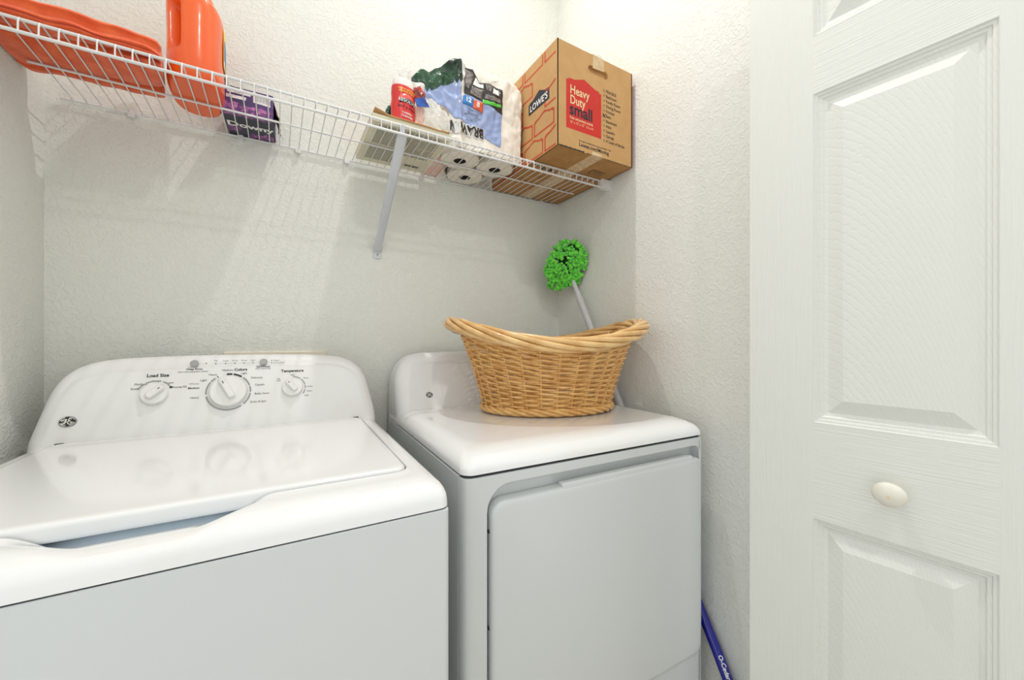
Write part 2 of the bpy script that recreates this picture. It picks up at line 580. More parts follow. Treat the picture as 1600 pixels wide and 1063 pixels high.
def console(parent, Wd, outline, yf, yback, R, m, zlow):
    """rounded control console: outline = [(z, halfwidth)...] bottom to top"""
    cx = Wd / 2
    pts = []
    # dense outline, right side bottom->top then left side top->bottom
    zz = [z for z, _ in outline]
    ww = [w_ for _, w_ in outline]
    right = []
    for i in range(len(outline) - 1):
        for j in range(4):
            t_ = j / 4
            z = zz[i] + (zz[i + 1] - zz[i]) * t_
            w_ = ww[i] + (ww[i + 1] - ww[i]) * t_
            right.append((w_, z))
    right.append((ww[-1], zz[-1]))
    # light smoothing
    for _ in range(3):
        right = [right[0]] + [((right[i - 1][0] + 2 * right[i][0] + right[i + 1][0]) / 4, (right[i - 1][1] + 2 * right[i][1] + right[i + 1][1]) / 4)
                              for i in range(1, len(right) - 1)] + [right[-1]]
    base = [(cx + w_, z) for w_, z in right] + [(cx - w_, z) for w_, z in reversed(right[:-1])]
    n = len(base)
    nor = []
    for i in range(n):
        a_ = base[i - 1] if i > 0 else (base[0][0], base[0][1] - .01)
        c_ = base[i + 1] if i < n - 1 else (base[-1][0], base[-1][1] - .01)
        dx, dz = c_[0] - a_[0], c_[1] - a_[1]
        l_ = sqrt(dx * dx + dz * dz)
        nor.append((-dz / l_, dx / l_))      # inward for ccw
    loops = []
    loops.append([(x_, yback, z) for x_, z in base])
    loops.append([(x_, yback - .01, z) for x_, z in base])
    for q in range(9):
        a_ = pi / 2 * q / 8
        ins = R * (1 - cos(a_))
        off = R * (1 - sin(a_))
        loops.append([(x_ + nx_ * ins, yf(z) + off, z + nz_ * ins) for (x_, z), (nx_, nz_) in zip(base, nor)])
    # final loop lies on the face plane
    loops[-1] = [(x_, yf(z), z) for (x_, _, z) in loops[-1]]
    return build('console', *loft(loops), m, parent, ang=50)


# ---------------------------------------------------------------- washer
washer = thing('washing_machine', 'white top-loading washing machine with three dials, at the left', 'washing machine', (.023, -.777, 0), -1.1)
WW, WD = .686, .70
ZS = .898
g = G().add(*loft([[(x_, y_, z) for x_, y_ in rr(e, WW - e, e, WD - .01 - e, .010, 4)] for z, e in ((.03, .004), (.034, 0), (.8935, 0), (.8955, .0015))]))
cab = bg('cabinet', g, M['cabinet'], washer)
g = G().add(*loft([[(x_, y_, z) for x_, y_ in rr(.004, WW - .004, .004, WD - .014, .008, 4)] for z in (.8945, .8995)]))
bg('seam_gap_shade', g, M['gap'], washer)  # dark strip stands in for the shade in the gap under the deck
for fx in (.05, WW - .05):
    for fy in (.05, WD - .06):
        build('levelling_foot', *tube([(fx, fy, 0.0), (fx, fy, .012), (fx, fy, .013), (fx, fy, .032)], [.02, .02, .008, .008], 14), M['gap'], washer)

SCX = .315


def scoop(x_, y_):
    hw = .072 + .062 * smooth(y_ / .075)
    u = abs(x_ - SCX) / hw
    if u >= 1:
        return 0.0
    S = smooth((1 - u) / .52)
    Dp = .006 * smooth((y_ - .005) / .010) + .009 * smooth((y_ - .010) / .042) + .017 * smooth((y_ - .046) / .036)
    return Dp * S


LX0, LX1, LY0, LY1 = .042, .640, .078, .583
k_, nx_, ny_ = 8, 90, 30
ds = (0, .0004, .0015, .004, .008, .013, .019, .024, .028, .032, .036, .040)
loops = []
for d in ds:
    fr = min(d / .034, 1)
    # front band is deeper than the side bands
    x0 = d * 1.0
    x1 = WW - d * 1.0
    y0 = d * 1.45
    y1 = WD - d * .5
    p = 2.7
    h = ZS + .0415 * (1 - (1 - fr) ** p) ** (1 / p)
    loops.append([(x_, y_, h) for x_, y_ in rr(x0, x1, y0, y1, .016 + d * .3, k_, nx_, ny_)])
for fr in (.4, .75, 1.0):
    d = ds[-1]
    loops.append([(x_, y_, ZS + .0415 + .0012 * fr) for x_, y_ in rr(d + (LX0 - .003 - d) * fr, WW - d - (WW - d - LX1 - .003) * fr, d * 1.45 + (LY0 - .003 - d * 1.45) * fr,
                                                                     WD - d * .5 - (WD - d * .5 - LY1 - .003) * fr, .026, k_, nx_, ny_)])
for e, z in ((0.0, .9405), (.0006, .937), (.0012, .918), (.009, .9165), (.014, .916), (.019, .9155), (.026, .915), (.034, .915), (.06, .914), (.10, .913)):
    loops.append([(x_, y_, z) for x_, y_ in rr(LX0 - .003 + e, LX1 + .003 - e, LY0 - .003 + e, LY1 + .003 - e, .026, k_, nx_, ny_)])


def dz(x_, y_, z):
    sc = scoop(x_, min(y_, .105))
    if z < .9404 and y_ < .30 and y_ > .06:
        S = sc / .032
        tgt = .9075 + .0125 * smooth((y_ - .084) / .016)
        return z * (1 - S) + max(tgt, .897) * S
    return z - sc


loops = [[(x_, y_, dz(x_, y_, z)) for x_, y_, z in l_] for l_ in loops]
td = build('top_deck', *loft(loops, cap0=False), M['enamel'], washer, ang=60)
td.data.materials.append(M['tub'])
for pl_ in td.data.polygons:
    c_ = pl_.center
    if c_.y > .052 and c_.y < .3 and scoop(c_.x, .10) > .004 and c_.z < .925:
        pl_.material_index = 1
# tub opening ring seen under the lid lip
l = [[(x_, y_, z) for x_, y_ in rr(LX0 + .02, LX1 - .02, LY0 + .17, LY1 - .05, .06, 6)] for z in (.900, .9195)]
build('tub_cover', *loft(l), M['tub'], washer)
# lid
ll = []
for z, e in ((.9235, .006), (.9235, .0015), (.925, .0004), (.928, 0), (.940, 0), (.9435, .0008), (.9455, .0028), (.9464, .006), (.9468, .012)):
    ll.append([(x_, y_, z) for x_, y_ in rr(LX0 + e, LX1 - e, LY0 + e, LY1 - e, .022, k_, 8, 6)])
lid = build('lid', *loft(ll), M['enamel'], washer, ang=50)
for hx in (LX0 + .012, LX1 - .010):
    g = G().box(hx - .006, hx + .006, LY1 - .002, LY1 + .006, .9385, .9455)
    bg('hinge_notch', g, M['gap'], washer)


bg('lid_seam', G().box(LX0 + .012, LX1 - .010, LY1 + .0012, LY1 + .0030, .9400, .9432), M['inkg'], washer, flat=True)


def yfw(z):
    return .588 + (z - .945) * .3515


wout = [(.895, .343), (.93, .343), (.95, .3425), (.965, .340), (.985, .336), (1.01, .331), (1.04, .325), (1.065, .316), (1.085, .302), (1.10, .283), (1.110, .258),
        (1.1155, .222), (1.119, .15), (1.1205, .075), (1.121, 0)]
console(washer, WW, wout, yfw, WD, .030, M['console'], .93)


def wface(x_, z):
    return frame((x_, yfw(z) - .0002, z), (1, 0, 0), (0, .3515, 1.0))


def dial(parent, F, r, h, grip_deg, grip_w, label=None):
    """round dial with skirt and raised grip bar, built in face frame F"""
    l_ = []
    for z, q in ((0, 1.0), (.003, 1.0), (.005, .985), (h * .45, .93), (h * .5, .90)):
        l_.append([(r * q * cos(2 * pi * i / 48), r * q * sin(2 * pi * i / 48), z) for i in range(48)])
    l_.append([(r * .5 * cos(2 * pi * i / 48), r * .5 * sin(2 * pi * i / 48), h * .52) for i in range(48)])
    v, f = loft(l_)
    o = build('dial', xf(v, F), f, M['plastic'], parent, ang=40)
    if label:
        o['label'] = label
    # grip
    R_ = Matrix.Rotation(radians(grip_deg), 4, 'Z')
    l_ = []
    for z, q, yy in ((h * .40, 1.0, 1.0), (h * .85, .86, .80), (h * .97, .80, .66), (h, .72, .5)):
        l_.append([(x_, y_, z) for x_, y_ in rr(-r * .62 * q, r * .96 * q, -grip_w * yy, grip_w * yy, grip_w * yy * .8, 5)])
    v, f = loft(l_)
    build('grip', xf(v, F @ R_), f, M['plastic'], o, ang=40)
    v, f = loft([[(x_, y_, h + zz) for x_, y_ in rr(r * .45, r * .64, -.0009, .0009, .0003, 1)] for zz in (-.0005, .0003)])
    build('pointer_mark', xf(v, F @ R_), f, M['ink'], o)
    return o


ks = sqrt(1 + .3515 ** 2)
F1 = wface(.196, 1.034)
F2 = wface(.3365, 1.031)
F3 = wface(.4755, 1.033)
dial(washer, F1, .0255, .020, 42, .0095)
dial(washer, F2, .0400, .024, 118, .0085)
dial(washer, F3, .0245, .021, 128, .0080)
# dial rings (flat print)
g = G()
gk = G()
for a0, a1 in ((128, 158), (72, 122), (54, 66), (33, 48)):
    g.add(*[xf(q, F1) if i == 0 else q for i, q in enumerate(arc_strip(.0305, .0330, a0, a1, .0006))])
gk.add(*[xf(q, F1) if i == 0 else q for i, q in enumerate(arc_strip(.0295, .0345, 24, 32, .0007))])
for a0, a1 in ((18, 50), (-4, 15), (-46, -8), (192, 306), (146, 185), (128, 143)):
    g.add(*[xf(q, F2) if i == 0 else q for i, q in enumerate(arc_strip(.0435, .0470, a0, a1, .0006))])
for a0, a1 in ((82, 97), (55, 79), (119.5, 122)):
    gk.add(*[xf(q, F2) if i == 0 else q for i, q in enumerate(arc_strip(.0432, .0474, a0, a1, .0007))])
for a0, a1 in ((50, 88), (14, 46), (-6, 10), (-35, -12)):
    g.add(*[xf(q, F3) if i == 0 else q for i, q in enumerate(arc_strip(.0290, .0315, a0, a1, .0006))])
bg('dial_scale', g, M['inkg'], washer, flat=True, stuff=True)
# indicator dots and divider line
F0 = wface(0, 0.945)


def up(z):
    return (z - .945) * ks


for lx in (.3075, .3275, .347, .3665, .386):
    gk.add(*[xf(q, F0) if i == 0 else q for i, q in enumerate(disc(lx, up(1.1005), .0014, .0002, .0007, 12))])
for lx, lz in ((.2885, 1.1015), (.4275, 1.1055), (.4275, 1.0995)):
    gk.add(*[xf(q, F0) if i == 0 else q for i, q in enumerate(disc(lx, up(lz), .0014, .0002, .0007, 12))])
bg('indicator_lamps', gk, M['ink'], washer, flat=True, stuff=True)
S1, S2, S3 = .0068, .0058, .0050
its = [('Load Size', .199, up(1.076), .0105, 'CENTER', .0003), ('Small', .1605, up(1.0478), S1, 'CENTER', 0), ('Medium', .1700, up(1.0575), S1, 'CENTER', 0),
       ('Large', .1973, up(1.0640), S1, 'CENTER', 0), ('Super', .2215, up(1.0585), S1, 'CENTER', 0), ('Precise Fill', .2400, up(1.0476), S1, 'CENTER', 0, .92),
       ('Heavy', .3030, up(1.0735), S1, 'CENTER', 0), ('Medium', .3325, up(1.0835), S1, 'CENTER', 0), ('Colors', .3600, up(1.0840), .0098, 'CENTER', .0003),
       ('Light', .3670, up(1.0745), S1, 'CENTER', 0), ('Light', .2850, up(1.0610), S1, 'CENTER', 0),
       ('Medium', .2670, up(1.0435), S1, 'CENTER', .0001), ('Heavy', .2700, up(1.0210), S1, 'CENTER', 0), ('Delicates', .3950, up(1.0625), S1, 'CENTER', 0),
       ('Casuals', .4015, up(1.0445), S1, 'CENTER', 0), ('Bulky Items', .4070, up(1.0225), S1, 'CENTER', 0), ('Drain & Spin', .3990, up(1.0030), S1, 'CENTER', 0),
       ('Deep Rinse', .2660, up(1.0885), S1, 'CENTER', .0001), ('Select when adding fabric softener', .2640, up(1.0825), S3, 'CENTER', 0, .84),
       ('Fill', .3075, up(1.1070), S2, 'CENTER', 0), ('Soak', .3275, up(1.1070), S2, 'CENTER', 0), ('Wash', .347, up(1.1070), S2, 'CENTER', 0),
       ('Rinse', .3665, up(1.1070), S2, 'CENTER', 0), ('Spin', .386, up(1.1070), S2, 'CENTER', 0), ('Start/Pause', .4085, up(1.0900), S1, 'CENTER', .0001),
       ('Hold 3 secs to Stop', .4085, up(1.0850), S3, 'CENTER', 0, .84), ('Reset', .4315, up(1.1055), S2, 'LEFT', 0), ('Lid Locked', .4315, up(1.0995), S2, 'LEFT', 0),
       ('Temperature', .4757, up(1.0765), .0098, 'CENTER', .0003), ('Hot', .4756, up(1.0660), S2, 'CENTER', 0), ('Tap', .4430, up(1.0570), S3, 'CENTER', 0),
       ('Cold', .4430, up(1.0520), S3, 'CENTER', 0), ('Warm', .5075, up(1.0565), S3, 'CENTER', 0), ('Colors', .5165, up(1.0340), S3, 'CENTER', 0),
       ('Warm', .5155, up(1.0220), S3, 'CENTER', 0), ('Cold', .5080, up(1.0110), S3, 'CENTER', 0)]
lettering(washer, its, F0, M['ink'])
lettering(washer, [('Whites', .2670, up(1.0535), S1, 'CENTER', 0)], F0, M['inkg'])
g = G()
for a_, b2 in ((.2745, .2870), (.3075, .4000)):
    g.add(*[xf(q, F0) if i == 0 else q for i, q in enumerate(poly_plate([(a_, up(1.1005) - .0002), (b2, up(1.1005) - .0002), (b2, up(1.1005) + .0002), (a_, up(1.1005) + .0002)], .0001, .0004))])
bg('printed_line', g, M['inkg'], washer, flat=True)
for bx in (.2655, .4090):
    Fb = wface(bx, 1.1015)
    l_ = [[(q * cos(2 * pi * i / 28), q * sin(2 * pi * i / 28), z) for i in range(28)] for z, q in ((0, .0088), (.003, .0088), (.0045, .0080), (.0048, .006), (.0042, .003))]
    v, f = loft(l_)
    build('push_button', xf(v, Fb), f, M['gbutton'], washer, ang=50, label='grey push button')


def badge(parent, F, r, plate='chrome'):
    sx = 1.22
    l_ = [[(q * sx * cos(2 * pi * i / 36), q * sin(2 * pi * i / 36), z) for i in range(36)] for z, q in ((0, r), (.0012, r), (.0020, r * .93))]
    v, f = loft(l_)
    o = build('badge', xf(v, F), f, M[plate], parent, ang=40)
    v, f = loft([[(q * sx * cos(2 * pi * i / 36), q * sin(2 * pi * i / 36), z) for i in range(36)] for z, q in ((.0016, r * .86), (.0023, r * .86))])
    build('badge_field', xf(v, F), f, M['ink'], o)
    # script monogram: two curling letters inside a scrolled ring
    gg = G()
    s_ = r

    def cv(pts, w0=.05):
        P = [Vector((p[0] * s_ * sx, p[1] * s_, .0026)) for p in pts]
        Q = []
        for i in range(len(P) - 1):
            p0, p1, p2, p3 = P[max(i - 1, 0)], P[i], P[i + 1], P[min(i + 2, len(P) - 1)]
            for j in range(5):
                t_ = j / 5
                Q.append(0.5 * ((2 * p1) + (p2 - p0) * t_ + (2 * p0 - 5 * p1 + 4 * p2 - p3) * t_ ** 2 + (3 * p1 - p0 - 3 * p2 + p3) * t_ ** 3))
        Q.append(P[-1])
        gg.add(*tube(Q, w0 * s_, 5))
    cv([(-.60, .05), (-.50, .28), (-.28, .42), (-.16, .28), (-.30, .10), (-.42, .20)], .065)
    cv([(-.12, .45), (-.18, .05), (-.30, -.38), (-.52, -.52), (-.62, -.38), (-.40, -.22), (-.05, -.05)], .075)
    cv([(.42, .38), (.28, .50), (.10, .38), (.14, .16), (.30, .10), (.14, .06), (.04, -.18), (.14, -.46), (.38, -.48), (.52, -.28), (.40, -.12), (.28, -.24)], .075)
    for k2 in range(4):
        a0 = 90 * k2 + 20
        cv([(.80 * cos(radians(a0 + t_)), .80 * sin(radians(a0 + t_))) for t_ in (0, 12, 24, 36, 48)] +
           [(.62 * cos(radians(a0 + 58)), .62 * sin(radians(a0 + 58)))], .05)
    build('monogram', xf(gg.v, F), gg.f, M['white'], o)
    return o


badge(washer, wface(.0608, .9871), .0115)

# ---------------------------------------------------------------- dryer
dryer = thing('clothes_dryer', 'white front-loading clothes dryer beside the right wall', 'dryer', (.772, -.697, 0), -1.8)
YW, YD = .700, .668
ZD = .904
# cabinet side shell
g = G().add(*loft([[(x_, y_, z) for x_, y_ in rr(e, YW - e, .026, YD - e, .004, 4)] for z, e in ((.03, .004), (.034, 0), (.8985, 0), (.9005, .0015))]))
bg('cabinet', g, M['cabinet'], dryer)
g = G().add(*loft([[(x_, y_, z) for x_, y_ in rr(.004, YW - .004, .004, YD - .004, .018, 4)] for z in (.8995, ZD + .0015)]))
bg('seam_gap_shade', g, M['gap'], dryer)  # dark inset layer paints the shaded gap below the dryer top
for fx in (.05, YW - .05):
    for fy in (.06, YD - .06):
        build('levelling_foot', *tube([(fx, fy, 0.0), (fx, fy, .012), (fx, fy, .013), (fx, fy, .032)], [.02, .02, .008, .008], 14), M['gap'], dryer)
# front panel: wraps round the corners, with the door recess
HX0, HX1, HZ0, HZ1 = .0505, .6845, .322, .8765
kk, nn = 8, 10


def frect(x0, x1, z0, z1, r, y):
    return [(x_, y, z) for x_, z in rr(x0, x1, z0, z1, r, kk, nn, nn)]


fl = []
for y, e, in ((.0245, 0.0), (.018, .0), (.010, .0018), (.005, .0048), (.002, .009), (.0005, .015), (0, .022)):
    fl.append(frect(e, YW - e, .034, .8985, .0015, y))
fl.append(frect(HX0 - .003, HX1 + .003, HZ0 - .003, HZ1 + .003, (.028, .028, .028, .053), 0))
fl.append(frect(HX0 - .001, HX1 + .001, HZ0 - .001, HZ1 + .001, (.027, .027, .027, .051), .001))
fl.append(frect(HX0, HX1, HZ0, HZ1, (.026, .026, .026, .050), .004))
fl.append(frect(HX0 + .001, HX1 - .001, HZ0 + .001, HZ1 - .001, (.026, .026, .026, .050), .020))
fl.append(frect(HX0 + .004, HX1 - .004, HZ0 + .004, HZ1 - .004, (.026, .026, .026, .048), .0235))
build('front_panel', *loft(fl, cap0=False), M['cabinet'], dryer, ang=50)
# door with stepped finger ledge
dl = []
DX0, DX1, DZ0, DZ1 = .0555, .6815, .3255, .8475
for y, e in ((.023, .004), (.022, .001), (.012, 0), (.000, 0), (-.004, .0010), (-.007, .0034), (-.0085, .0070), (-.009, .014)):
    dl.append([(x_, y, z) for x_, z in rr(DX0 + e, DX1 - e, DZ0 + e, DZ1 - e, (.022, .022, .022, .030), kk, nn, nn)])
dd = build('door', *loft(dl), M['cabinet'], dryer, ang=50)
l_ = []
for y, e in ((.010, .001), (.004, 0), (-.003, 0), (-.0055, .001), (-.007, .003), (-.0072, .006)):
    l_.append([(x_, y, z) for x_, z in rr(.223 + e, .650 - e, .835, .8560 - e, (.0005, .0005, .010, .003), 4)])
build('finger_ledge', *loft(l_), M['cabinet'], dd, ang=50)
bg('door_gap_shade', G().box(.0510, .0590, .0150, .0234, .350, .810).box(.08, .655, .0150, .0234, HZ0 + .001, HZ0 + .0045), M['gap'], dd, flat=True)  # dark strips paint the shade in the gaps beside and below the door
for sz in (.789, .602):
    g = G().add(*tube([(DX0 + .0005, .006, sz), (DX0 - .0022, .006, sz)], [.0042, .0032], 10))
    bg('hinge_screw', g, M['gap'], dd)
# top
k_, nx_, ny_ = 8, 12, 12
loops = []
p = 2.3
R_ = .052
for d in (0, .0005, .002, .005, .009, .014, .020, .027, .036, .046, .052, .075):
    h = ZD + .001 + .0395 * (1 - (1 - min(d / R_, 1)) ** p) ** (1 / p)
    loops.append([(x_, y_, h) for x_, y_ in rr(d, YW - d, -.002 + d * 1.35, YD - d * .3, .024 + d * .7, k_, nx_, ny_)])
loops.insert(0, [(x_, y_, ZD) for x_, y_ in rr(.002, YW - .002, 0, YD - .002, .022, k_, nx_, ny_)])
build('top_deck', *loft(loops), M['enamel'], dryer, ang=60)


def yfd(z):
    return .528 + (z - .945) * .40


dout = [(.90, .348), (.945, .348), (.98, .3475), (1.02, .346), (1.052, .339), (1.080, .325), (1.100, .305), (1.111, .280), (1.116, .25), (1.118, .16), (1.119, 0)]
console(dryer, YW, dout, yfd, YD, .040, M['console'], .93)
badge(dryer, frame((.1035, yfd(.985) - .0002, .985), (1, 0, 0), (0, .40, 1)), .0085, 'ink')

# ---------------------------------------------------------------- wicker laundry basket
basket = thing('wicker_laundry_basket', 'oval honey-coloured wicker laundry basket with dipped rim, standing on the dryer', 'basket',
               (1.200, -.371, .9452), -21)
rnd = random.Random(4)


def bprof(t_):
    a_ = .198 + .076 * t_ ** 1.25
    b2 = .140 + .062 * t_ ** 1.25
    return a_, b2


def bH(th):
    return .194 + .062 * cos(th) ** 2


def bpt(th, t_, off=0.0):
    a_, b2 = bprof(t_)
    n_ = Vector((cos(th) / a_, sin(th) / b2)).normalized()
    return (a_ * cos(th) + n_.x * off, b2 * sin(th) + n_.y * off, .016 + (bH(th) - .016) * t_)


NS = 30
g = G()
rowsN = 27
for j in range(rowsN):
    t_ = (j + .5) / rowsN
    r_ = .0034 + rnd.uniform(-.0004, .0004)
    path = []
    for i in range(NS * 5):
        th = 2 * pi * i / (NS * 5)
        ph = NS / 2 * th + pi * j
        off = .0062 * sin(ph)
        x_, y_, z = bpt(th, t_, off)
        zz = z + .0010 * sin(NS / 2 * th + pi * j + 1.2) + .0016 * noise.noise(Vector((x_ * 30, y_ * 30, j * 3.1)))
        path.append((x_, y_, zz))
    g.add(*tube(path, r_, 5, close=True))
bg('woven_side', g, M['wicker'], basket, stuff=True, ang=80)
sv = []
for i in range(NS):
    th = 2 * pi * i / NS + .05
    path = [bpt(th, t_) for t_ in (0, .25, .5, .75, 1.0)]
    build('stake', *tube(path, .0032, 6), M['wicker'], basket)
# base plate of woven rods
g = G()
for i in range(9):
    q = 1 - i / 9
    g.add(*tube([(.19 * q * cos(a_), .134 * q * sin(a_), .006) for a_ in [2 * pi * s_ / 40 for s_ in range(40)]], .0062, 5, close=True))
bg('base', g, M['wicker'], basket, stuff=True)


def rope(name, centre, ncore, rc, rs, turns, N, m, parent):
    pts = [Vector(centre(2 * pi * i / N)) for i in range(N)]
    for s_ in range(ncore):
        path = []
        for i in range(N):
            t_ = (pts[(i + 1) % N] - pts[i - 1]).normalized()
            out = Vector((pts[i].x, pts[i].y, 0)).normalized()
            out = (out - t_ * out.dot(t_)).normalized()
            upv = t_.cross(out)
            a_ = 2 * pi * (s_ / ncore + turns * i / N)
            wob = 1 + .10 * noise.noise(Vector((i * .05, s_ * 5.0, 0)))
            path.append(tuple(pts[i] + (out * cos(a_) * 1.12 + upv * sin(a_) * .95) * rc * wob))
        build(name, *tube(path, rs, 7, close=True), m, parent, ang=80)


rope('rim_strand', lambda th: (.297 * cos(th), .222 * sin(th), bH(th) + .008), 6, .0150, .0074, 3, 220, M['rimw'], basket)
rope('base_strand', lambda th: (.199 * cos(th), .143 * sin(th), .0138), 4, .0072, .0056, 8, 160, M['wicker'], basket)

# ---------------------------------------------------------------- mop leaning in the corner
mop = thing('mop', 'green fluffy mop leaning upside down in the corner behind the dryer', 'mop', (1.507, -.895, 0.0))
A_ = Vector((1.487, -.145, 1.403))
B_ = Vector((1.501, -.378, .946))
C_ = Vector((1.506, -.735, .311))
E_ = Vector((1.507, -.895, .005))


def mlerp(z):
    if z > B_.z:
        t_ = (A_.z - z) / (A_.z - B_.z)
        return A_ + (B_ - A_) * t_
    if z > C_.z:
        t_ = (B_.z - z) / (B_.z - C_.z)
        return B_ + (C_ - B_) * t_
    t_ = (C_.z - z) / (C_.z - E_.z)
    return C_ + (E_ - C_) * t_


def mtube(name, zs_, rs_, m):
    return build(name, *tube([tuple(mlerp(z)) for z in zs_], rs_, 16), m, mop, world=True)


hd = mtube('handle', [1.425, 1.37, 1.332, 1.320, 1.319, 1.30, 1.0, .62], [.0065, .0085, .0105, .0120, .0145, .0128, .0128, .0128], M['pole_g'])
mtube('lower_handle', [.625, .62, .50, .311, .15, .02, .012, 0.005], [.0125, .0135, .0135, .0135, .0135, .0135, .0145, .0145], M['pole_b']).__setitem__('label', 'royal blue lower handle')
tdir = (mlerp(.25) - mlerp(.33)).normalized()
tf = frame(tuple(mlerp(.285) + Vector((-.85, -.53, .0)).normalized() * .0139), tuple(tdir), (.40, -.9, -.5))
lettering(mop, [('O-Cedar', 0, .006, .015, 'CENTER', .0004)], tf, M['white'], world=True)
mc = Vector((1.464, -.132, 1.460))
ru = Vector((.859, -.512, 0))
rv = Vector((-.18, -.30, .95)).normalized()
rv = (rv - ru * rv.dot(ru)).normalized()
ru, rv = (ru * cos(.42) - rv * sin(.42)), (rv * cos(.42) + ru * sin(.42))
rn = ru.cross(rv)     # toward the camera
if rn.y > 0:
    rn = -rn
g = G()
l_ = []
for h_, q in ((-.012, .80), (-.006, .92), (.006, .92), (.012, .8)):
    l_.append([tuple(mc + (ru * .058 * cos(a_) + rv * .092 * sin(a_)) * q + rn * h_) for a_ in [2 * pi * i / 32 for i in range(32)]])
build('mop_pad', *loft(l_), M['pad'], mop, world=True)
rnd = random.Random(9)
g = G()
cnt = 0
while cnt < 620:
    a_ = rnd.uniform(0, 2 * pi)
    q = sqrt(rnd.random())
    side_ = 1 if rnd.random() < .8 else -.6
    lump = 1 + .07 * sin(3 * a_ + 1)
    p0 = mc + (ru * .074 * cos(a_) + rv * .098 * sin(a_)) * q * lump + rn * side_ * (.012 + .020 * (1 - q * q))
    out = ((ru * cos(a_) + rv * sin(a_)) * (q * 1.0 + .2) + rn * side_ * .42 + Vector((rnd.uniform(-.5, .5), rnd.uniform(-.5, .5), rnd.uniform(-.7, .3)))).normalized()
    L_ = rnd.uniform(.010, .017)
    p1 = p0 + out * L_
    if p1.x > 1.521 or p1.y > -.008:
        cnt += 1
        continue
    bend = Vector((rnd.uniform(-.3, .3), rnd.uniform(-.3, .3), -.3)) * L_ * .5
    path = [p0 + (p1 - p0) * s_ + bend * s_ * s_ for s_ in (0, .12, .3, .42, .58, .72, .88, 1.0)]
    rb = rnd.uniform(.0050, .0062)
    g.add(*tube([tuple(p_) for p_ in path], [rb * .6, rb, rb * .78, rb * 1.05, rb * .80, rb, rb * .95, rb * .5], 6))
    cnt += 1
bg('chenille_strands', g, M['green_mop'], mop, world=True, stuff=True, ang=80)

# ---------------------------------------------------------------- outlet box on the wall behind the washer
ob = thing('washer_outlet_box', 'ivory plastic outlet box frame on the wall just above the washer', 'outlet box', (.475, 0, .98))
l_ = []
for y, e in ((0, 0), (-.006, 0), (-.008, .0015)):
    l_.append([(x_, y, z) for x_, z in rr(-.1295 + e, .1295 - e, -.04 + e, .1455 - e, .003, 3)])
l_.append([(x_, -.008, z) for x_, z in rr(-.112, .112, -.022, .121, .003, 3)])
l_.append([(x_, -.001, z) for x_, z in rr(-.110, .110, -.020, .119, .003, 3)])
build('box_frame', *loft(l_), M['ivory'], ob, ang=30)
for vx, mm in ((-.06, 'chrome'), (.06, 'chrome')):
    build('valve', *tube([(vx, -.002, .02), (vx, -.025, .02), (vx, -.026, .02), (vx, -.035, .02)], [.008, .008, .015, .015], 14), M[mm], ob)

# ---------------------------------------------------------------- things on the shelf
T0 = SZ + .0004    # top of the deck wires
# orange folded blanket
towel = thing('folded_orange_blanket', 'folded orange fleece blanket at the left end of the wire shelf', 'blanket', (.135, -.20, T0))
loops = []
NXs, NP = 56, 72
for i in range(NXs):
    u = i / (NXs - 1)
    x_ = .004 + .250 * u
    endr = min(1, sqrt(max(0, 1 - (1 - min(u / .06, 1)) ** 2)) * .25 + .75, sqrt(max(0, 1 - (1 - min((1 - u) / .10, 1)) ** 2)) * .16 + .84)
    yb = -.088 + .012 * noise.noise(Vector((u * 5, 1.3, 0))) - .012 * u
    yfr = -.306 + .008 * noise.noise(Vector((u * 4, 7.3, 0))) + .004 * u
    hh = (.050 - .005 * u + .006 * noise.noise(Vector((u * 4.5, 3.3, 0)))) * (endr if u > .5 else 1)
    cy, hw = (yb + yfr) / 2, (yb - yfr) / 2 * endr
    lp = []
    for j in range(NP):
        a_ = 2 * pi * j / NP
        ca, sa = cos(a_), sin(a_)
        ex = .38
        px = math.copysign(abs(ca) ** ex, ca) * hw
        pz = math.copysign(abs(sa) ** ex, sa) * hh / 2 + hh / 2
        # fold creases: along the front and back edges and underneath
        deg = math.degrees(a_)
        cr = 0
        for c0, wd, dp in ((178, 7, .011), (196, 6, .007), (2, 8, .012), (250 + 12 * sin(u * 5), 8, .030), (294 - 14 * u, 8, .024), (352, 6, .006)):
            dd_ = min(abs(deg - c0), 360 - abs(deg - c0))
            if dd_ < wd * 2:
                cr += dp * math.exp(-(dd_ / wd * 1.8) ** 2)
        px -= ca * cr
        pz -= sa * cr * .8
        nz = noise.noise(Vector((x_ * 22, px * 30, pz * 40)))
        px += .0035 * nz * ca
        pz += .0030 * nz
        lp.append((x_ + (.006 * noise.noise(Vector((px * 30, pz * 50, u * 2 + 5))) if 2 < i < NXs - 1 else 0) + (-.012 * (px / hw) * u), cy + px, T0 + max(pz, 0.0003)))
    loops.append(lp)
build('blanket', *loft(loops), M['orange_cloth'], towel, world=True, ang=70)

# orange detergent jug
jug = thing('detergent_jug', 'tall orange plastic detergent jug standing on the wire shelf beside the orange blanket', 'jug', (.308, -.156, T0), 3)
secs = [(0, .80, .85), (.003, .88, .90), (.012, .97, .965), (.026, 1.0, .99), (.05, 1.0, 1.0), (.09, .985, .99), (.12, .985, .985), (.15, 1.0, .985), (.172, 1.01, .98), (.186, 1.0, .965),
        (.190, .985, .95), (.1915, .955, .925), (.196, .94, .90), (.206, .86, .80), (.214, .72, .64), (.220, .55, .46), (.224, .42, .32)]
dense = []
for i in range(len(secs) - 1):
    st = 4 if secs[i + 1][0] - secs[i][0] > .015 else 1
    for j in range(st):
        t_ = j / st
        dense.append(tuple(secs[i][c] + (secs[i + 1][c] - secs[i][c]) * t_ for c in range(3)))
dense.append(secs[-1])


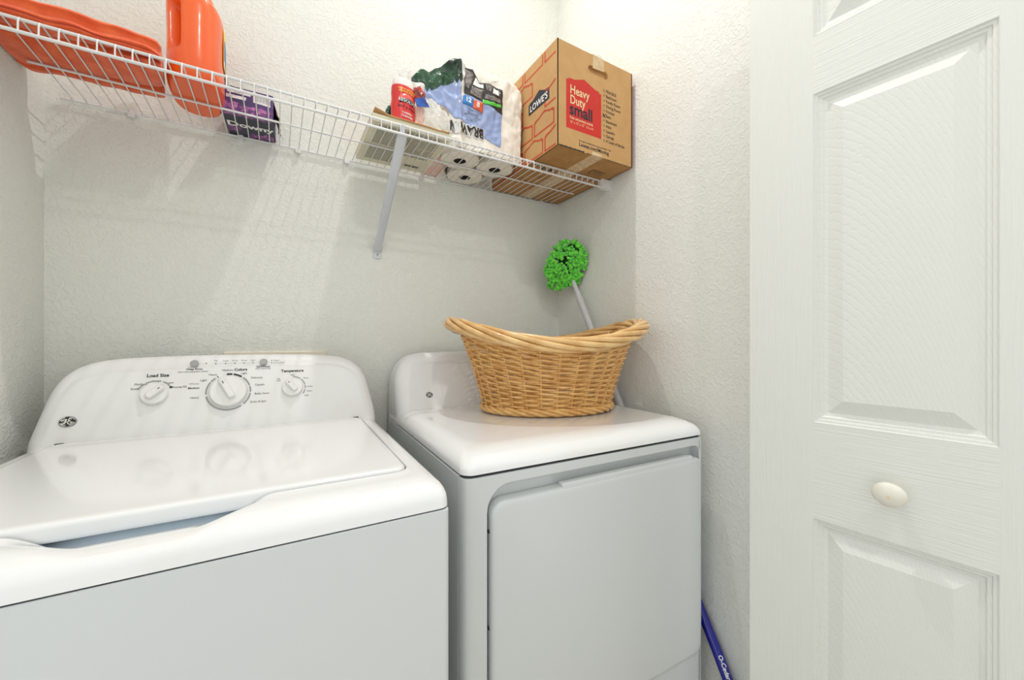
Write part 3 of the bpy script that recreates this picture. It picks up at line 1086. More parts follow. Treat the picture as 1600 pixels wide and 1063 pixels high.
def jpt(a_, z, sx, sy, off=0.0):
    ca, sa = cos(a_), sin(a_)
    ex = .72
    x_ = math.copysign(abs(ca) ** ex, ca) * (.054 * sx + off)
    y_ = math.copysign(abs(sa) ** ex, sa) * (.098 * sy + off)
    deg = math.degrees(a_) % 360
    dg = (deg - 236 + 180) % 360 - 180
    e = math.exp(-(dg / 13) ** 4) * smooth((z - .060) / .016) * smooth((.168 - z) / .016)
    x_ += .026 * e
    y_ += .022 * e
    z -= .014 * (ca * .8 + .3 * sa) * smooth((z - .13) / .05)
    return (x_, y_, z)


NJ = 96
loops = [[jpt(2 * pi * j / NJ, z, sx, sy) for j in range(NJ)] for z, sx, sy in dense]
build('jug_body', *loft(loops), M['jug'], jug, ang=60)
l_ = []
for z, q in ((.222, .021), (.236, .021), (.237, .031), (.275, .029), (.280, .026)):
    l_.append([(q * cos(2 * pi * i / 32) * (1 + .02 * (i % 2)), .045 + q * sin(2 * pi * i / 32) * (1 + .02 * (i % 2)), z) for i in range(32)])
build('cap', *loft(l_), M['jug'], jug)
lab = []
for z in [.075 + .105 * i / 14 for i in range(15)]:
    lab.append([jpt(radians(-16 + 76 * j / 16), z, 1.0, .985, .0012) for j in range(17)])


def grid(rows_):
    n_ = len(rows_[0])
    v = [p_ for r_ in rows_ for p_ in r_]
    f = [(i * n_ + j, i * n_ + j + 1, (i + 1) * n_ + j + 1, (i + 1) * n_ + j) for i in range(len(rows_) - 1) for j in range(n_ - 1)]
    return v, f


def solid(o, th):
    md = o.modifiers.new('thick', 'SOLIDIFY')
    md.thickness = th
    md.offset = 0
    return o


lb = solid(build('label', *grid(lab), M['yellow'], jug, label='yellow printed label'), .0006)
lab2 = [[jpt(radians(-12 + 68 * j / 16), z, 1.0, .985, .0020) for j in range(17)] for z in [.10 + .05 * i / 8 for i in range(9)]]
solid(build('label_print', *grid(lab2), M['blue'], lb), .0004)
lab3 = [[jpt(radians(-14 + 72 * j / 16), z, 1.0, .985, .0016) for j in range(17)] for z in [.085 + .01 * i / 2 for i in range(3)]]
solid(build('label_print', *grid(lab3), M['white'], lb), .0004)

# purple softener-sheet carton
sof = thing('softener_carton', 'small purple and navy softener carton on the wire shelf beside the orange jug', 'carton', (.4125, -.072, T0), -2.5)
cw_, cd_, ch_ = .0565, .0675, .066
g = G().add(*loft([[(x_, y_, z) for x_, y_ in rr(-cw_ + e, cw_ - e, -cd_ + e, cd_ - e, .003, 3)] for z, e in ((0, .001), (.001, 0), (ch_ - .001, 0), (ch_, .001))]))
bg('carton', g, M['purple'], sof)
Ff = frame((0, -cd_, 0), (1, 0, 0), (0, 0, 1))


def plate(parent, F, pts, m, name='printed_panel', z0=.0, z1=.0004, world=False, label=None):
    v, f = poly_plate(pts, z0, z1)
    return build(name, xf(v, F), f, m, parent, world=world, flat=True, label=label)


plate(sof, Ff, [(-.055, .0005), (.055, .0005), (.055, .022), (.03, .026), (0, .021), (-.03, .027), (-.055, .024)], M['flower'])
plate(sof, Ff, [(.012, .036), (.050, .033), (.050, .060), (.012, .062)], M['sticker'], z1=.0006)
plate(sof, Ff, [(-.044, .050), (.006, .049), (.006, .060), (-.044, .061)], M['sticker'], z1=.0005)
plate(sof, Ff, [(-.046, .036), (-.004, .036), (-.004, .044), (-.046, .044)], M['sticker'], z1=.0005)
g = G()
for i in range(14):
    xx = .016 + i * .0023
    g.add(*[xf(q, Ff) if ii == 0 else q for ii, q in enumerate(poly_plate([(xx, .040), (xx + .0006 + .0005 * (i % 3), .040), (xx + .0006 + .0005 * (i % 3), .056), (xx, .056)], .0006, .0009))])
bg('barcode', g, M['inkg'], sof, flat=True)
Fu = frame((0, 0, 0), (1, 0, 0), (0, -1, 0))      # underside, read from below
plate(sof, Fu, [(-.0555, -.0665), (.0555, -.0665), (.0555, .0665), (-.0555, .0665)], M['night'])
plate(sof, Fu, [(-.053, -.040), (-.030, -.038), (-.022, -.020), (-.034, -.008), (-.053, -.012)], M['flower'], z1=.0007)
plate(sof, Fu, [(-.010, -.064), (.052, -.064), (.052, -.030), (.036, -.026), (.018, -.040), (.0, -.034)], M['flower'], z1=.0007)
plate(sof, Fu, [(-.054, .050), (.054, .050), (.054, .066), (-.054, .066)], M['flower'], z1=.0007)
lettering(sof, [('Downy', 0, .004, .036, 'CENTER', .0012)], Fu, M['white'], lift=.0012)
g = G()
l_ = [[(.0565 + .010 * noise.noise(Vector((j * .7, i * .5, 2))) * (j / 6) + .012 * j / 6, -.05 + .09 * i / 8, .060 - .050 * j / 6 - .006 * noise.noise(Vector((i, j, 1)))) for j in range(7)] for i in range(9)]
solid(build('torn_flap', *grid(l_), M['brown'], sof, label='torn brown side flap'), .0008)

# flat ivory carton under the bottle
flat = thing('flat_printed_carton', 'flat ivory carton with grey small print underneath, on the wire shelf above the brace', 'carton', (.806, -.150, T0 + .0005), 0)
g = G().add(*loft([[(x_, y_, z) for x_, y_ in rr(-.1135 + e, .1065 - e, -.132 + e, .128 - e, .002, 3)] for z, e in ((0, .001), (.001, 0), (.020, 0), (.021, .001))]))
bg('carton', g, M['cream_paper'], flat)
l_ = []
for i in range(10):
    l_.append([(-.108 + .212 * j / 12, -.138 + .262 * i / 9, .0215 + .0035 * noise.noise(Vector((i * .4, j * .35, 3))) + (.012 * (1 - j / 2.0) if j < 2 else 0) * (1 - i / 9)) for j in range(13)])
solid(build('lid_flap', *grid(l_), M['kraft'], flat, label='brown cardboard top flap'), .0016)
Fu = frame((0, 0, 0), (1, 0, 0), (0, -1, 0))
for (a0, a1, b0, b1) in ((-.092, -.010, .010, .122), (-.092, -.012, -.100, -.004), (-.006, .030, .004, .122), (.034, .088, .040, .122), (.034, .060, .004, .036),
                         (.063, .090, .004, .036), (-.006, .024, -.030, -.002), (.028, .056, -.030, -.002), (.060, .088, -.030, -.002)):
    plate(flat, Fu, [(a0, b0), (a1, b0), (a1, b1), (a0, b1)], M['newsprint'], name='small_print_block')
g = G()
rnd = random.Random(3)
xx = .030
while xx < .085:
    wd = rnd.choice((.0008, .0012, .0022))
    g.add(*[xf(q, Fu) if ii == 0 else q for ii, q in enumerate(poly_plate([(xx, -.100), (xx + wd, -.100), (xx + wd, -.086), (xx, -.086)], .0, .0005))])
    xx += wd + rnd.choice((.0008, .0014))
bg('barcode', g, M['ink'], flat, flat=True)

# red stain-remover bottle
bot = thing('stain_remover_bottle', 'red stain remover bottle with milky cap standing on the flat carton', 'bottle', (.783, -.252, T0 + .0235), 12)
secs = [(0, .92), (.002, .98), (.006, 1.0), (.05, 1.0), (.066, .97), (.080, 1.0), (.098, .98), (.102, .94)]
l_ = [[(.0355 * q * cos(2 * pi * i / 40), .024 * q * sin(2 * pi * i / 40), z) for i in range(40)] for z, q in secs]
build('bottle_body', *loft(l_), M['red'], bot, ang=50)
l_ = [[(.033 * q * cos(2 * pi * i / 40), .0225 * q * sin(2 * pi * i / 40), z) for i in range(40)] for z, q in ((.101, .95), (.104, 1.0), (.118, .97), (.124, .88), (.127, .6))]
build('cap', *loft(l_), M['capw'], bot, label='milky white cap')


def bottle_map(v, q=1.0):
    out_ = []
    for x_, z, l2 in v:
        a_ = -pi / 2 + x_ / .034
        out_.append(((.0355 * q + l2) * cos(a_), (.024 * q + l2) * sin(a_), z))
    return out_


def bprint(items, m, name='lettering'):
    gg = G()
    for s_, x_, z, size, tilt in items:
        v, f = text_geo(s_, size, 'CENTER', .0001)
        gg.add(bottle_map([(p_[0] + x_, p_[1] + z + p_[0] * tilt, .0012) for p_ in v]), f)
    build(name, gg.v, gg.f, m, bot, flat=True, stuff=True)


pp = [bottle_map([(-.024 + .048 * j / 12, z + .010 * (1 - ((j - 6) / 6) ** 2), .0005) for j in range(13)]) for z in (.052, .057, .062, .068)]
solid(build('printed_arc', *grid(pp), M['pinkred'], bot), .0004)
pp = [bottle_map([(-.021 + .042 * j / 12, z + .004 * (1 - ((j - 6) / 6) ** 2), .0009) for j in range(13)]) for z in (.050, .056, .062)]
solid(build('printed_oval', *grid(pp), M['navy'], bot), .0004)
bprint([('RESOLVE', 0, .058, .0125, -.05), ('CARPET', 0, .024, .008, -.05), ('CLEANER', 0, .015, .008, -.05)], M['white'])
bprint([('SPOT & STAIN', 0, .040, .0085, -.05)], M['navy'])
bprint([('TRIPLE ACTION', 0, .090, .0075, 0), ('REMOVES STAINS', 0, .083, .006, 0)], M['yellow'])

# crumpled foil odds and ends


def crumple(name, c, ru_, rv_, seed, m, parent, amp=.35, depth=.4):
    """crumpled closed wrapper lump: squashed ball with sharp folds"""
    bm = bmesh.new()
    bmesh.ops.create_icosphere(bm, subdivisions=4, radius=1.0)
    nn_ = ru_.cross(rv_).normalized()
    for v in bm.verts:
        p_ = v.co.copy()
        s_ = 1 + amp * (noise.noise(p_ * 2.1 + Vector((seed, 0, 0))) + .6 * abs(noise.noise(p_ * 4.5 + Vector((0, seed, 0)))) - .2)
        p_ *= s_
        v.co = Vector(c) + ru_ * p_.x + rv_ * p_.y + nn_ * p_.z * ru_.length * depth
    me_v = [tuple(v.co) for v in bm.verts]
    me_f = [tuple(x_.index for x_ in f_.verts) for f_ in bm.faces]
    bm.free()
    return build(name, me_v, me_f, m, parent, world=True, ang=22)


fo = thing('red_snack_wrapper', 'crumpled red and blue foil wrapper wedged beside the red bottle', 'wrapper', (.828, -.262, T0 + .024))
crumple('foil', (.826, -.262, 1.862), Vector((.016, 0, .004)), Vector((-.004, 0, .024)), 3, M['redfoil'], fo, .55)
crumple('foil_tail', (.829, -.258, 1.815), Vector((.013, 0, 0)), Vector((0, 0, .040)), 8, M['pinkfilm'], fo, .35)
v, f = poly_plate([(.806, 1.836), (.833, 1.850), (.850, 1.826), (.815, 1.818)], -.0010, .0010)
Fxz = frame((0, -.283, 0), (1, 0, 0), (0, 0, 1))
build('blue_corner', xf(v, Fxz), f, M['bluefoil'], fo, world=True, flat=True, label='blue foil corner')
te = thing('teal_pouch', 'small teal foil pouch standing behind the red bottle on the flat carton', 'pouch', (.748, -.225, T0 + .023))
crumple('pouch', (.750, -.222, 1.800), Vector((.013, 0, 0)), Vector((.003, 0, .030)), 5, M['teal'], te, .25)
build('pouch_spout', *tube([(.757, -.222, 1.825), (.760, -.222, 1.846)], [.006, .004], 8), M['redfoil'], te, world=True)

# paper towel pack
pack = thing('paper_towel_pack', 'torn plastic pack of white paper towel rolls between the red bottle and the cardboard box', 'paper towels', (1.056, -.135, T0))
rr_ = .0635
cent = [(.989, -.176), (1.119, -.174), (1.056, -.064)]
for cx, cy in cent:
    g = G()
    ring = []
    for z, ro in ((.0, .058), (.002, .0625), (.006, rr_), (.268, rr_), (.273, .062), (.275, .058)):
        ring.append([(cx + ro * cos(2 * pi * i / 40), cy + ro * sin(2 * pi * i / 40), T0 + z) for i in range(40)])
    inner = [[(cx + .0205 * cos(2 * pi * i / 40), cy + .0205 * sin(2 * pi * i / 40), T0 + z) for i in range(40)] for z in (.275, .0)]
    v, f = loft(ring + inner, close=True)
    o = build('paper_roll', v, f, M['paper'], pack, world=True, ang=50)
    v, f = loft([[(cx + q * cos(2 * pi * i / 30) - pack.location[0], cy + q * sin(2 * pi * i / 30) - pack.location[1], z) for i in range(30)]
                 for z, q in ((.001, .0203), (.001, .0188), (.274, .0188), (.274, .0203))], close=True)
    build('cardboard_core', v, f, M['core'], o, ang=50)
    v, f = disc(cx - pack.location[0], cy - pack.location[1], .019, .030, .032)
    build('core_hole_shade', v, f, M['core'], o)  # dark disc stands in for the shade deep in the hollow roll


def cry(x_, z, s_=0.0):
    """depth of the crumpled printed film (world y)"""
    y_ = -.247
    if x_ < .957:
        y_ -= (.957 - x_) * .10 - .02 * abs(noise.noise(Vector((x_ * 25, z * 20, 4))))
    fold = .010 * math.exp(-((x_ - .957) / .008) ** 2)
    y_ -= fold
    y_ += .006 * noise.noise(Vector((x_ * 28, z * 22, 1.5))) + .0035 * noise.noise(Vector((x_ * 70, z * 60, 2.5)))
    return y_ - s_


def film(name, pts, m, lift, th=.0006, cuts=.006, parent=None):
    bm = bmesh.new()
    vs = [bm.verts.new((x_, 0, z)) for x_, z in pts]
    bm.faces.new(vs)
    bmesh.ops.triangulate(bm, faces=bm.faces)
    for _ in range(5):
        es = [e for e in bm.edges if e.calc_length() > cuts]
        if not es:
            break
        bmesh.ops.subdivide_edges(bm, edges=es, cuts=1)
        bmesh.ops.triangulate(bm, faces=[f_ for f_ in bm.faces if len(f_.verts) > 3])
    v = [(p_.co.x, cry(p_.co.x, p_.co.z, lift), p_.co.z) for p_ in bm.verts]
    bm.verts.index_update()
    f = [tuple(q.index for q in f_.verts) for f_ in bm.faces]
    bm.free()
    return solid(build(name, v, f, m, parent or pack, world=True, ang=50), th)


P_ = {
    'blue_film': [(0.970, 1.920), (0.997, 1.925), (1.031, 1.916), (1.069, 1.911), (1.109, 1.898), (1.107, 1.880), (1.099, 1.786), (1.038, 1.805), (0.957, 1.837), (0.950, 1.854)],
    'black': [(0.973, 2.004), (1.001, 2.008), (1.012, 1.995), (1.023, 1.975), (1.066, 1.982), (1.107, 1.975), (1.109, 1.898), (1.069, 1.911), (1.031, 1.916), (0.997, 1.925), (0.973, 1.925)],
    'g1': [(0.976, 1.999), (0.999, 1.998), (1.005, 1.982), (0.986, 1.942), (0.974, 1.948)],
    'w1': [(1.012, 1.986), (1.025, 1.970), (1.038, 1.970), (1.037, 1.957), (1.001, 1.959)],
    'g2': [(0.998, 1.953), (1.038, 1.952), (1.029, 1.922), (0.992, 1.932)],
    'g3': [(1.044, 1.973), (1.067, 1.978), (1.066, 1.956), (1.048, 1.957)],
    'w2': [(1.074, 1.971), (1.093, 1.970), (1.095, 1.953), (1.070, 1.953)],
    'g4': [(1.046, 1.943), (1.099, 1.944), (1.101, 1.931), (1.042, 1.928)],
    'stripe': [(1.035, 1.923), (1.103, 1.927), (1.105, 1.918), (1.033, 1.910)],
    'blue_sq': [(0.970, 1.920), (1.003, 1.915), (1.001, 1.888), (0.966, 1.891)],
    'or_sq': [(1.003, 1.914), (1.035, 1.909), (1.035, 1.879), (1.001, 1.885)],
    'green_top': [(0.935, 2.017), (0.956, 2.018), (0.972, 2.014), (0.972, 1.985), (0.963, 1.958), (0.958, 1.948), (0.953, 1.960), (0.948, 1.946), (0.941, 1.958), (0.934, 1.942), (0.929, 1.955),
                  (0.920, 1.935), (0.914, 1.946), (0.906, 1.926), (0.900, 1.938), (0.893, 1.918), (0.887, 1.929), (0.880, 1.905), (0.873, 1.916), (0.866, 1.895), (0.859, 1.903), (0.851, 1.884),
                  (0.842, 1.901), (0.830, 1.904), (0.803, 1.895), (0.803, 1.907), (0.832, 1.944), (0.855, 1.943)],
    'light_left': [(0.842, 1.895), (0.862, 1.920), (0.883, 1.935), (0.904, 1.955), (0.926, 1.966), (0.956, 1.966), (0.962, 1.907), (0.960, 1.836), (0.939, 1.838), (0.904, 1.861), (0.862, 1.860), (0.842, 1.871)],
}
wr = film('wrapper_front', [(.905, 1.752), (1.178, 1.752), (1.184, 1.99), (1.165, 2.012), (1.12, 2.018), (1.066, 1.985), (1.02, 1.98), (1.0, 2.012), (.955, 2.012), (.94, 1.95), (.93, 1.85)],
          M['film'], 0, cuts=.008)
film('printed_film', P_['light_left'], M['lightblue'], .0012)
film('printed_film', P_['blue_film'], M['lightblue'], .0012)
film('printed_film', P_['green_top'], M['forest'], .0026).__setitem__('label', 'dark green torn top film')
film('printed_film', P_['black'], M['black'], .0024)
film('printed_film', [(.957, 2.016), (.974, 2.014), (.974, 1.975), (.966, 1.960)], M['white'], .0040)
for k2, mm in (('g1', 'taupe'), ('w1', 'white'), ('g2', 'taupe'), ('g3', 'taupe'), ('w2', 'white'), ('g4', 'taupe'), ('stripe', 'lime')):
    film('printed_patch', P_[k2], M[mm], .0036)
film('printed_patch', P_['blue_sq'], M['blue'], .0036)
film('printed_patch', P_['or_sq'], M['orange'], .0036)


def film_text(items, m, lift=.0048):
    gg = G()
    for s_, x_, z, size, rot_, bold, shx in items:
        v, f = text_geo(s_, size, 'CENTER', bold)
        c_, s2 = cos(radians(rot_)), sin(radians(rot_))
        out_ = []
        for p_ in v:
            a_, b2 = p_[0] * shx, p_[1]
            X_ = x_ + a_ * c_ - b2 * s2
            Z_ = z + a_ * s2 + b2 * c_
            out_.append((X_, cry(X_, Z_, lift), Z_))
        gg.add(out_, f)
    return build('lettering', gg.v, gg.f, m, pack, world=True, flat=True, stuff=True)


film_text([('BRAWNY', .972, 1.813, .040, 180, .0042, .78)], M['white'], .0040)
film_text([('BRAWNY', .972, 1.813, .040, 180, .0016, .78)], M['black'], .0052)
film_text([('12', .985, 1.906, .020, -4, .0008, 1), ('8', 1.018, 1.899, .020, -4, .0008, 1)], M['white'])
film_text([('12 = 18', .985, 1.894, .005, -4, 0, 1), ('ROLLS', 1.018, 1.886, .005, -4, 0, 1),
           ('8 Double Rolls = 16 Regular Rolls', 1.005, 1.876, .0050, -8, .0001, .8)], M['navy'])
film_text([('Eight Double Rolls', 1.000, 1.866, .0055, 175, .0001, .9), ('62 Two-Ply Sheets Per Roll', 1.000, 1.858, .0055, 175, .0001, .9),
           ('11 in x 6 in Sheets', .998, 1.850, .0055, 175, .0001, .9), ('Total 151 Square Feet', .998, 1.842, .0055, 175, .0001, .9)], M['ink'])
# milky wrapper round the sides and top
hull = []
for ang_, (cx, cy) in ((-90, cent[0]), (-90, cent[1]), (30, cent[1]), (30, cent[2]), (150, cent[2]), (150, cent[0])):
    pass


def hull_loop(off, z, sh=0.0):
    pts = []
    spans = ((cent[0], 150, 270), (cent[1], -90, 30), (cent[2], 30, 150))
    for (cx, cy), a0, a1 in spans:
        for i in range(13):
            a_ = radians(a0 + (a1 - a0) * i / 12)
            q = rr_ + off + .004 * abs(noise.noise(Vector((cx * 9 + i * .5, z * 14, a0))))
            pts.append((cx + q * cos(a_), cy + q * sin(a_) * (1 - sh), z))
    return pts


l_ = [hull_loop(.0016, T0 + .004 + .268 * i / 14) for i in range(15)] + [hull_loop(-.004, T0 + .278), hull_loop(-.03, T0 + .281), hull_loop(-.055, T0 + .280)]
build('wrapper', *loft(l_, cap0=False), M['film'], pack, world=True, ang=50, label='milky plastic wrapper')
# loose clear film bunched at the lower left and above
for sd, c_, a_, b2 in ((11, (.880, -.262, 1.816), (.036, .0), (-.004, .032)), (12, (.866, -.262, 1.843), (.018, -.010), (.004, .018)), (14, (.905, -.262, 1.790), (.016, -.004), (0, .012))):
    crumple('loose_film', c_, Vector((a_[0], 0, a_[1])), Vector((b2[0], 0, b2[1])), sd, M['clear'], pack, .5, .25)
crumple('loose_film', (.835, -.150, 1.952), Vector((.040, .01, -.006)), Vector((.0, 0, .042)), 21, M['clear'], pack, .5, .5)
crumple('loose_film', (.865, -.190, 1.90), Vector((.040, .01, 0)), Vector((.0, 0, .036)), 23, M['clear'], pack, .5, .5)

pk = thing('pink_plastic_bag', 'flat pink plastic bag lying between the flat carton and the paper towels', 'plastic bag', (.928, -.085, T0))
l_ = [[(.919 + .044 * j / 8 + .010 * (i / 9) * (j / 8 - .8), -.170 + .160 * i / 9, T0 + .001 + .006 * abs(noise.noise(Vector((i * .6, j * .6, 9))))) for j in range(9)] for i in range(10)]
solid(build('bag', *grid(l_), M['pinkfilm'], pk, world=True), .0008)

# ---------------------------------------------------------------- cardboard moving box
box = thing('moving_box', 'brown cardboard moving box with red printing at the right end of the wire shelf', 'box', (1.3545, -.2205, T0 + .0007))
BX0, BX1, BY0, BY1, BZ0, BZ1 = -.1590, .1590, -.2080, .2080, 0.0, .3200
e = .0012
# body tube of cardboard (sides), with a slot in the front
bl = []
g = G()
sx, sz_, sw, sh_ = .0045, .2720, .042, .0125     # slot centre and half size
fo_ = [(x_, z) for x_, z in rr(BX0, BX1, BZ0, BZ1, .0008, 6, 1, 1)]
sl = [(x_, z) for x_, z in rr(sx - sw, sx + sw, sz_ - sh_, sz_ + sh_, sh_ * .98, 6, 1, 1)]
l_ = [[(x_, BY0, z) for x_, z in fo_], [(x_, BY0, z) for x_, z in sl], [(x_, BY0 + .011, z) for x_, z in sl]]
v, f = loft(l_, cap0=False, cap1=True)
front = build('front_side', v, f, M['kraft'], box, flat=True)
g = G().box(BX0, BX0 + .004, BY0, BY1, BZ0, BZ1)
bg('left_side', g, M['kraft'], box, flat=True)
g = G().box(BX1 - .004, BX1, BY0, BY1, BZ0, BZ1)
bg('right_side', g, M['kraft'], box, flat=True)
g = G().box(BX0, BX1, BY1 - .004, BY1, BZ0, BZ1)
bg('rear_side', g, M['kraft'], box, flat=True)
for s_ in (-1, 1):
    g = G().box(BX0 + .001, -.0008 if s_ < 0 else .0, BY0 + .001, BY1 - .001, BZ0, BZ0 + .003) if s_ < 0 else G().box(.0008, BX1 - .001, BY0 + .001, BY1 - .001, BZ0, BZ0 + .003)
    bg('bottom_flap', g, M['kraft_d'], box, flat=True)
    g = G().box(BX0 + .001, -.0008, BY0 + .001, BY1 - .001, BZ1 - .003, BZ1 + .0005) if s_ < 0 else G().box(.0008, BX1 - .001, BY0 + .001, BY1 - .001, BZ1 - .003, BZ1 + .0005)
    bg('top_flap', g, M['kraft'], box, flat=True)
# crushed dark lower front edge
g = G()
pts = []
for i in range(30):
    u = i / 29
    pts.append((BX0 + .004 + (.100) * u, BY0 - .0006, .0016 + .0008 * noise.noise(Vector((i * .6, 0, 0)))))
g.add(*tube(pts, [.0012 + .0012 * (i % 5) / 5 for i in range(30)], 5))
g.add(*tube([(-.045 + .2 * i / 20, BY0 - .0006, .0010 + .0010 * noise.noise(Vector((i * .8, 3, 0)))) for i in range(21)], .0007, 5))
bg('torn_edge', g, M['gap'], box)
# tape over the top, handle and underneath
Ffr = frame((0, BY0, 0), (1, 0, 0), (0, 0, 1))
plate(box, Ffr, [(-.019, .278), (.030, .281), (.029, .3205), (-.017, .3205)], M['tape'], name='packing_tape', z1=.0005)
bg('packing_tape', G().box(-.022, .026, BY0 - .0006, BY1, BZ1 + .0005, BZ1 + .0010), M['tape'], box, flat=True)
g = G().box(-.026, .022, BY0 - .0004, BY1, -.0006, -.0001)
g.box(-.022, .020, BY0 - .0007, BY0 - .0001, -.0006, .012)
bg('packing_tape', g, M['tape'], box, flat=True)
crumple('tape_curl', (1.362, -.424, 2.072), Vector((.014, 0, 0)), Vector((0, 0, .008)), 4, M['clear'], box, .4, .5)
# red print panel with gabled top
F_ = frame((-1.3545, BY0, -T0), (1, 0, 0), (0, 0, 1))     # plane in world x,z
plate(box, F_, [(1.229, 1.807), (1.372, 1.807), (1.372, 1.950), (1.363, 1.950), (1.363, 1.955), (1.345, 1.957), (1.300, 1.974), (1.262, 1.961), (1.238, 1.960), (1.238, 1.955), (1.229, 1.955)],
      M['redprint'], label='red printed panel')
lettering(box, [('Heavy', 1.243, 1.927, .038, 'LEFT', .0005, .82), ('Duty', 1.243, 1.896, .038, 'LEFT', .0005, .80)], F_, M['cream'], lift=.0007)
lettering(box, [('small', 1.241, 1.867, .052, 'LEFT', .0013, .90)], F_, M['navy'], lift=.0007)
lettering(box, [('Packs and protects, smartly', 1.243, 1.841, .0105, 'LEFT', .0002, .80), ('16" x 12" x 12"  1.5 cu ft', 1.243, 1.828, .0110, 'LEFT', .0000, .86)], F_, M['cream'], lift=.0007)
lst = ['FRAGILE', 'Bedroom', 'Family Room', 'Dining Room', 'Kitchen', 'Bath', 'Basement', 'Attic', 'Laundry', 'Garage', 'A Load of Bricks']
its = []
g = G()
for i, s_ in enumerate(lst):
    z = 1.967 - .0161 * i
    its.append((s_, 1.3925, z, .0135, 'LEFT', .0002, .92))
    v, f = arc_strip(.0026, .0036, 0, 360, .0004, 14)
    g.add(xf([(p_[0] + 1.3840, p_[1] + z, p_[2]) for p_ in v], F_), f)
lettering(box, its, F_, M['ink'])
zx = 1.967 - .0161 * 5
for a0, b0, a1, b1 in ((-.006, -.005, .007, .006), (-.005, .006, .006, -.006)):
    g.add(*tube([tuple(F_ @ Vector((1.384 + a0, zx + b0, .0007))), tuple(F_ @ Vector((1.384 + a1, zx + b1, .0007)))], .0011, 5))
bg('check_rings', g, M['ink'], box, flat=True)
lettering(box, [('For tips to make your move smoother, visit', 1.279, 1.779, .0078, 'LEFT', .0001, .98), ('Lowes.com/Moving', 1.279, 1.767, .0165, 'LEFT', .0004, .98)], F_, M['ink'])
# left side: gabled brick outlines and the navy store emblem
Fl = frame((BX0, 0, 0), (0, -1, 0), (0, 0, 1))      # x = toward the front (-y), y = up


def clipseg(p_, q, x0, x1, y0, y1):
    t0, t1 = 0.0, 1.0
    dx, dy = q[0] - p_[0], q[1] - p_[1]
    for a_, b2 in ((-dx, p_[0] - x0), (dx, x1 - p_[0]), (-dy, p_[1] - y0), (dy, y1 - p_[1])):
        if a_ == 0:
            if b2 < 0:
                return None
        else:
            r_ = b2 / a_
            if a_ < 0:
                t0 = max(t0, r_)
            else:
                t1 = min(t1, r_)
    if t0 >= t1:
        return None
    return (p_[0] + dx * t0, p_[1] + dy * t0), (p_[0] + dx * t1, p_[1] + dy * t1)


def strip(g_, a_, b2, w_, z, F):
    d_ = Vector((b2[0] - a_[0], b2[1] - a_[1]))
    if d_.length < 1e-6:
        return
    d_.normalize()
    n_ = Vector((-d_.y, d_.x)) * w_ / 2
    e_ = d_ * w_ * .4
    q = [(a_[0] - e_.x + n_.x, a_[1] - e_.y + n_.y), (a_[0] - e_.x - n_.x, a_[1] - e_.y - n_.y), (b2[0] + e_.x - n_.x, b2[1] + e_.y - n_.y), (b2[0] + e_.x + n_.x, b2[1] + e_.y + n_.y)]
    g_.add(xf([(x_, y_, z) for x_, y_ in q], F), [(0, 1, 2, 3)])


g = G()
bw, bh = .104, .058
LXA, LXB, LYA, LYB = -.200, .198, .004, .314
for r_ in range(-1, 6):
    for c_ in range(-4, 4):
        ox = c_ * (bw + .013) + (r_ % 2) * (bw + .013) / 2 + .028
        oy = .006 + r_ * (bh + .0115)
        if r_ in (2, 3) and ox > .022 and ox < .112 and not (r_ == 3 and ox > .1):
            continue
        sh2 = bh - .016
        P2 = [(0, 0), (bw, 0), (bw, sh2), (bw - .006, sh2), (bw - .006, sh2 + .004), (bw * .80, sh2 + .005), (bw * .52, bh), (bw * .24, sh2 + .006), (.006, sh2 + .004), (.006, sh2), (0, sh2), (0, 0)]
        P2 = [(ox + x_, oy + y_) for x_, y_ in P2]
        for i in range(len(P2) - 1):
            s_ = clipseg(P2[i], P2[i + 1], LXA, LXB, LYA, LYB)
            if s_:
                strip(g, s_[0], s_[1], .0050, .0003 + .00012 * (i % 4) + .00006 * ((r_ + c_) % 2), Fl)
bg('brick_print', g, M['lines'], box, flat=True)
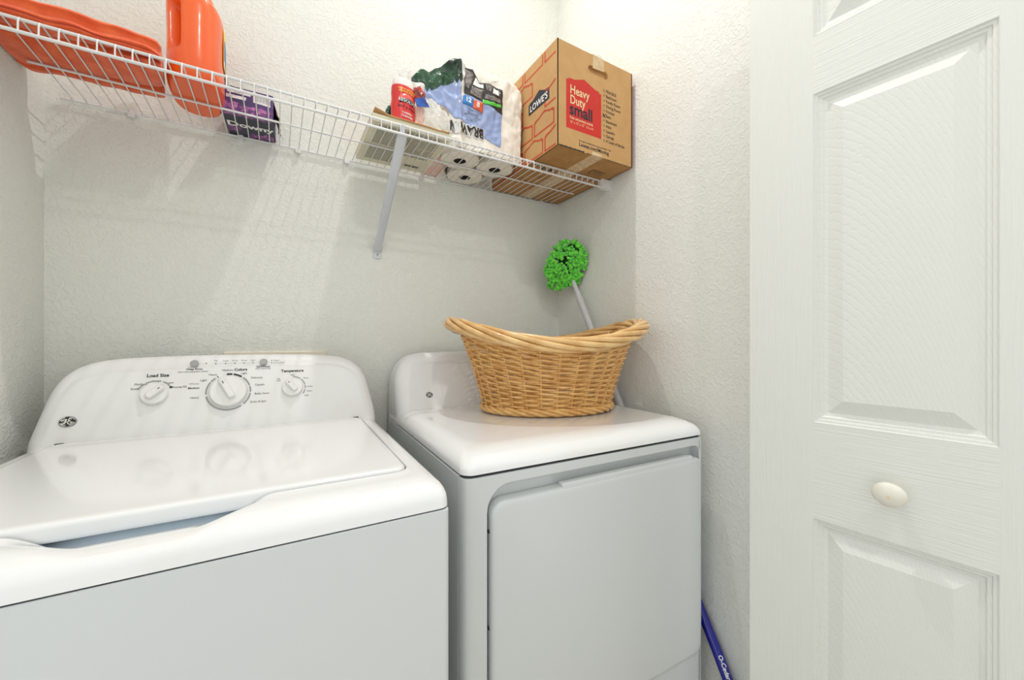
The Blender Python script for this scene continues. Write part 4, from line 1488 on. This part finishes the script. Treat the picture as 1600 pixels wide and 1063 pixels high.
# emblem: world y -.273..-.388, z 1.903..1.957
ex0, ex1 = .273 - .2205, .388 - .2205
ez = 1.905 - T0
emb = plate(box, Fl, [(ex0, ez), (ex1, ez), (ex1, ez + .034), (ex1 - .006, ez + .034), (ex1 - .006, ez + .037), (ex1 - .022, ez + .038), ((ex0 + ex1) / 2 + .004, ez + .054),
                      (ex0 + .026, ez + .040), (ex0 + .006, ez + .037), (ex0 + .006, ez + .034), (ex0, ez + .034)], M['navy'], name='emblem', z1=.0007, label='navy gabled emblem')
lettering(emb, [("LOWE'S", (ex0 + ex1) / 2, ez + .0155, .0290, 'CENTER', .0006, .98)], Fl, M['white'], lift=.0011)
rnd = random.Random(7)
g = G()
for k2 in range(5):
    x_, y_ = -.02 + rnd.uniform(-.05, .04), .19 + rnd.uniform(-.02, .05)
    pts = []
    for i in range(14):
        pts.append((x_, y_, .0004))
        x_ += rnd.uniform(-.006, .008)
        y_ += rnd.uniform(-.012, .010)
    g.add(*tube([tuple(Fl @ Vector(p_)) for p_ in pts], .0005, 4))
bg('pen_scribble', g, M['pen'], box)
# underside sticker and print
Fu = frame((0, 0, 0), (1, 0, 0), (0, -1, 0))
plate(box, Fu, [(.055, .098), (.112, .098), (.112, .132), (.055, .132)], M['ink'], name='printed_seal', z1=.0005)
plate(box, Fu, [(.058, .101), (.109, .101), (.109, .129), (.058, .129)], M['kraft_d'], name='printed_seal', z0=.0005, z1=.0008)
lettering(box, [('CERTIFIED', .0835, .122, .009, 'CENTER', .0003), ('BOX MADE', .0835, .112, .007, 'CENTER', .0002)], Fu, M['ink'], lift=.0011)
g = G().box(BX1, BX1 + .0005, BY0 + .001, BY0 + .02, .002, .318)
bg('red_edge_print', g, M['redprint'], box, flat=True)
g = G()
g.add(*tube([(-.07, .02, .0), (-.06, -.01, -.0005)], .0010, 4))
for i in range(3):
    g.box(-.110 + i * .018, -.098 + i * .018, -.06, -.045, -.0005, -.0001)
bg('printed_marks', g, M['ink'], box, flat=True)
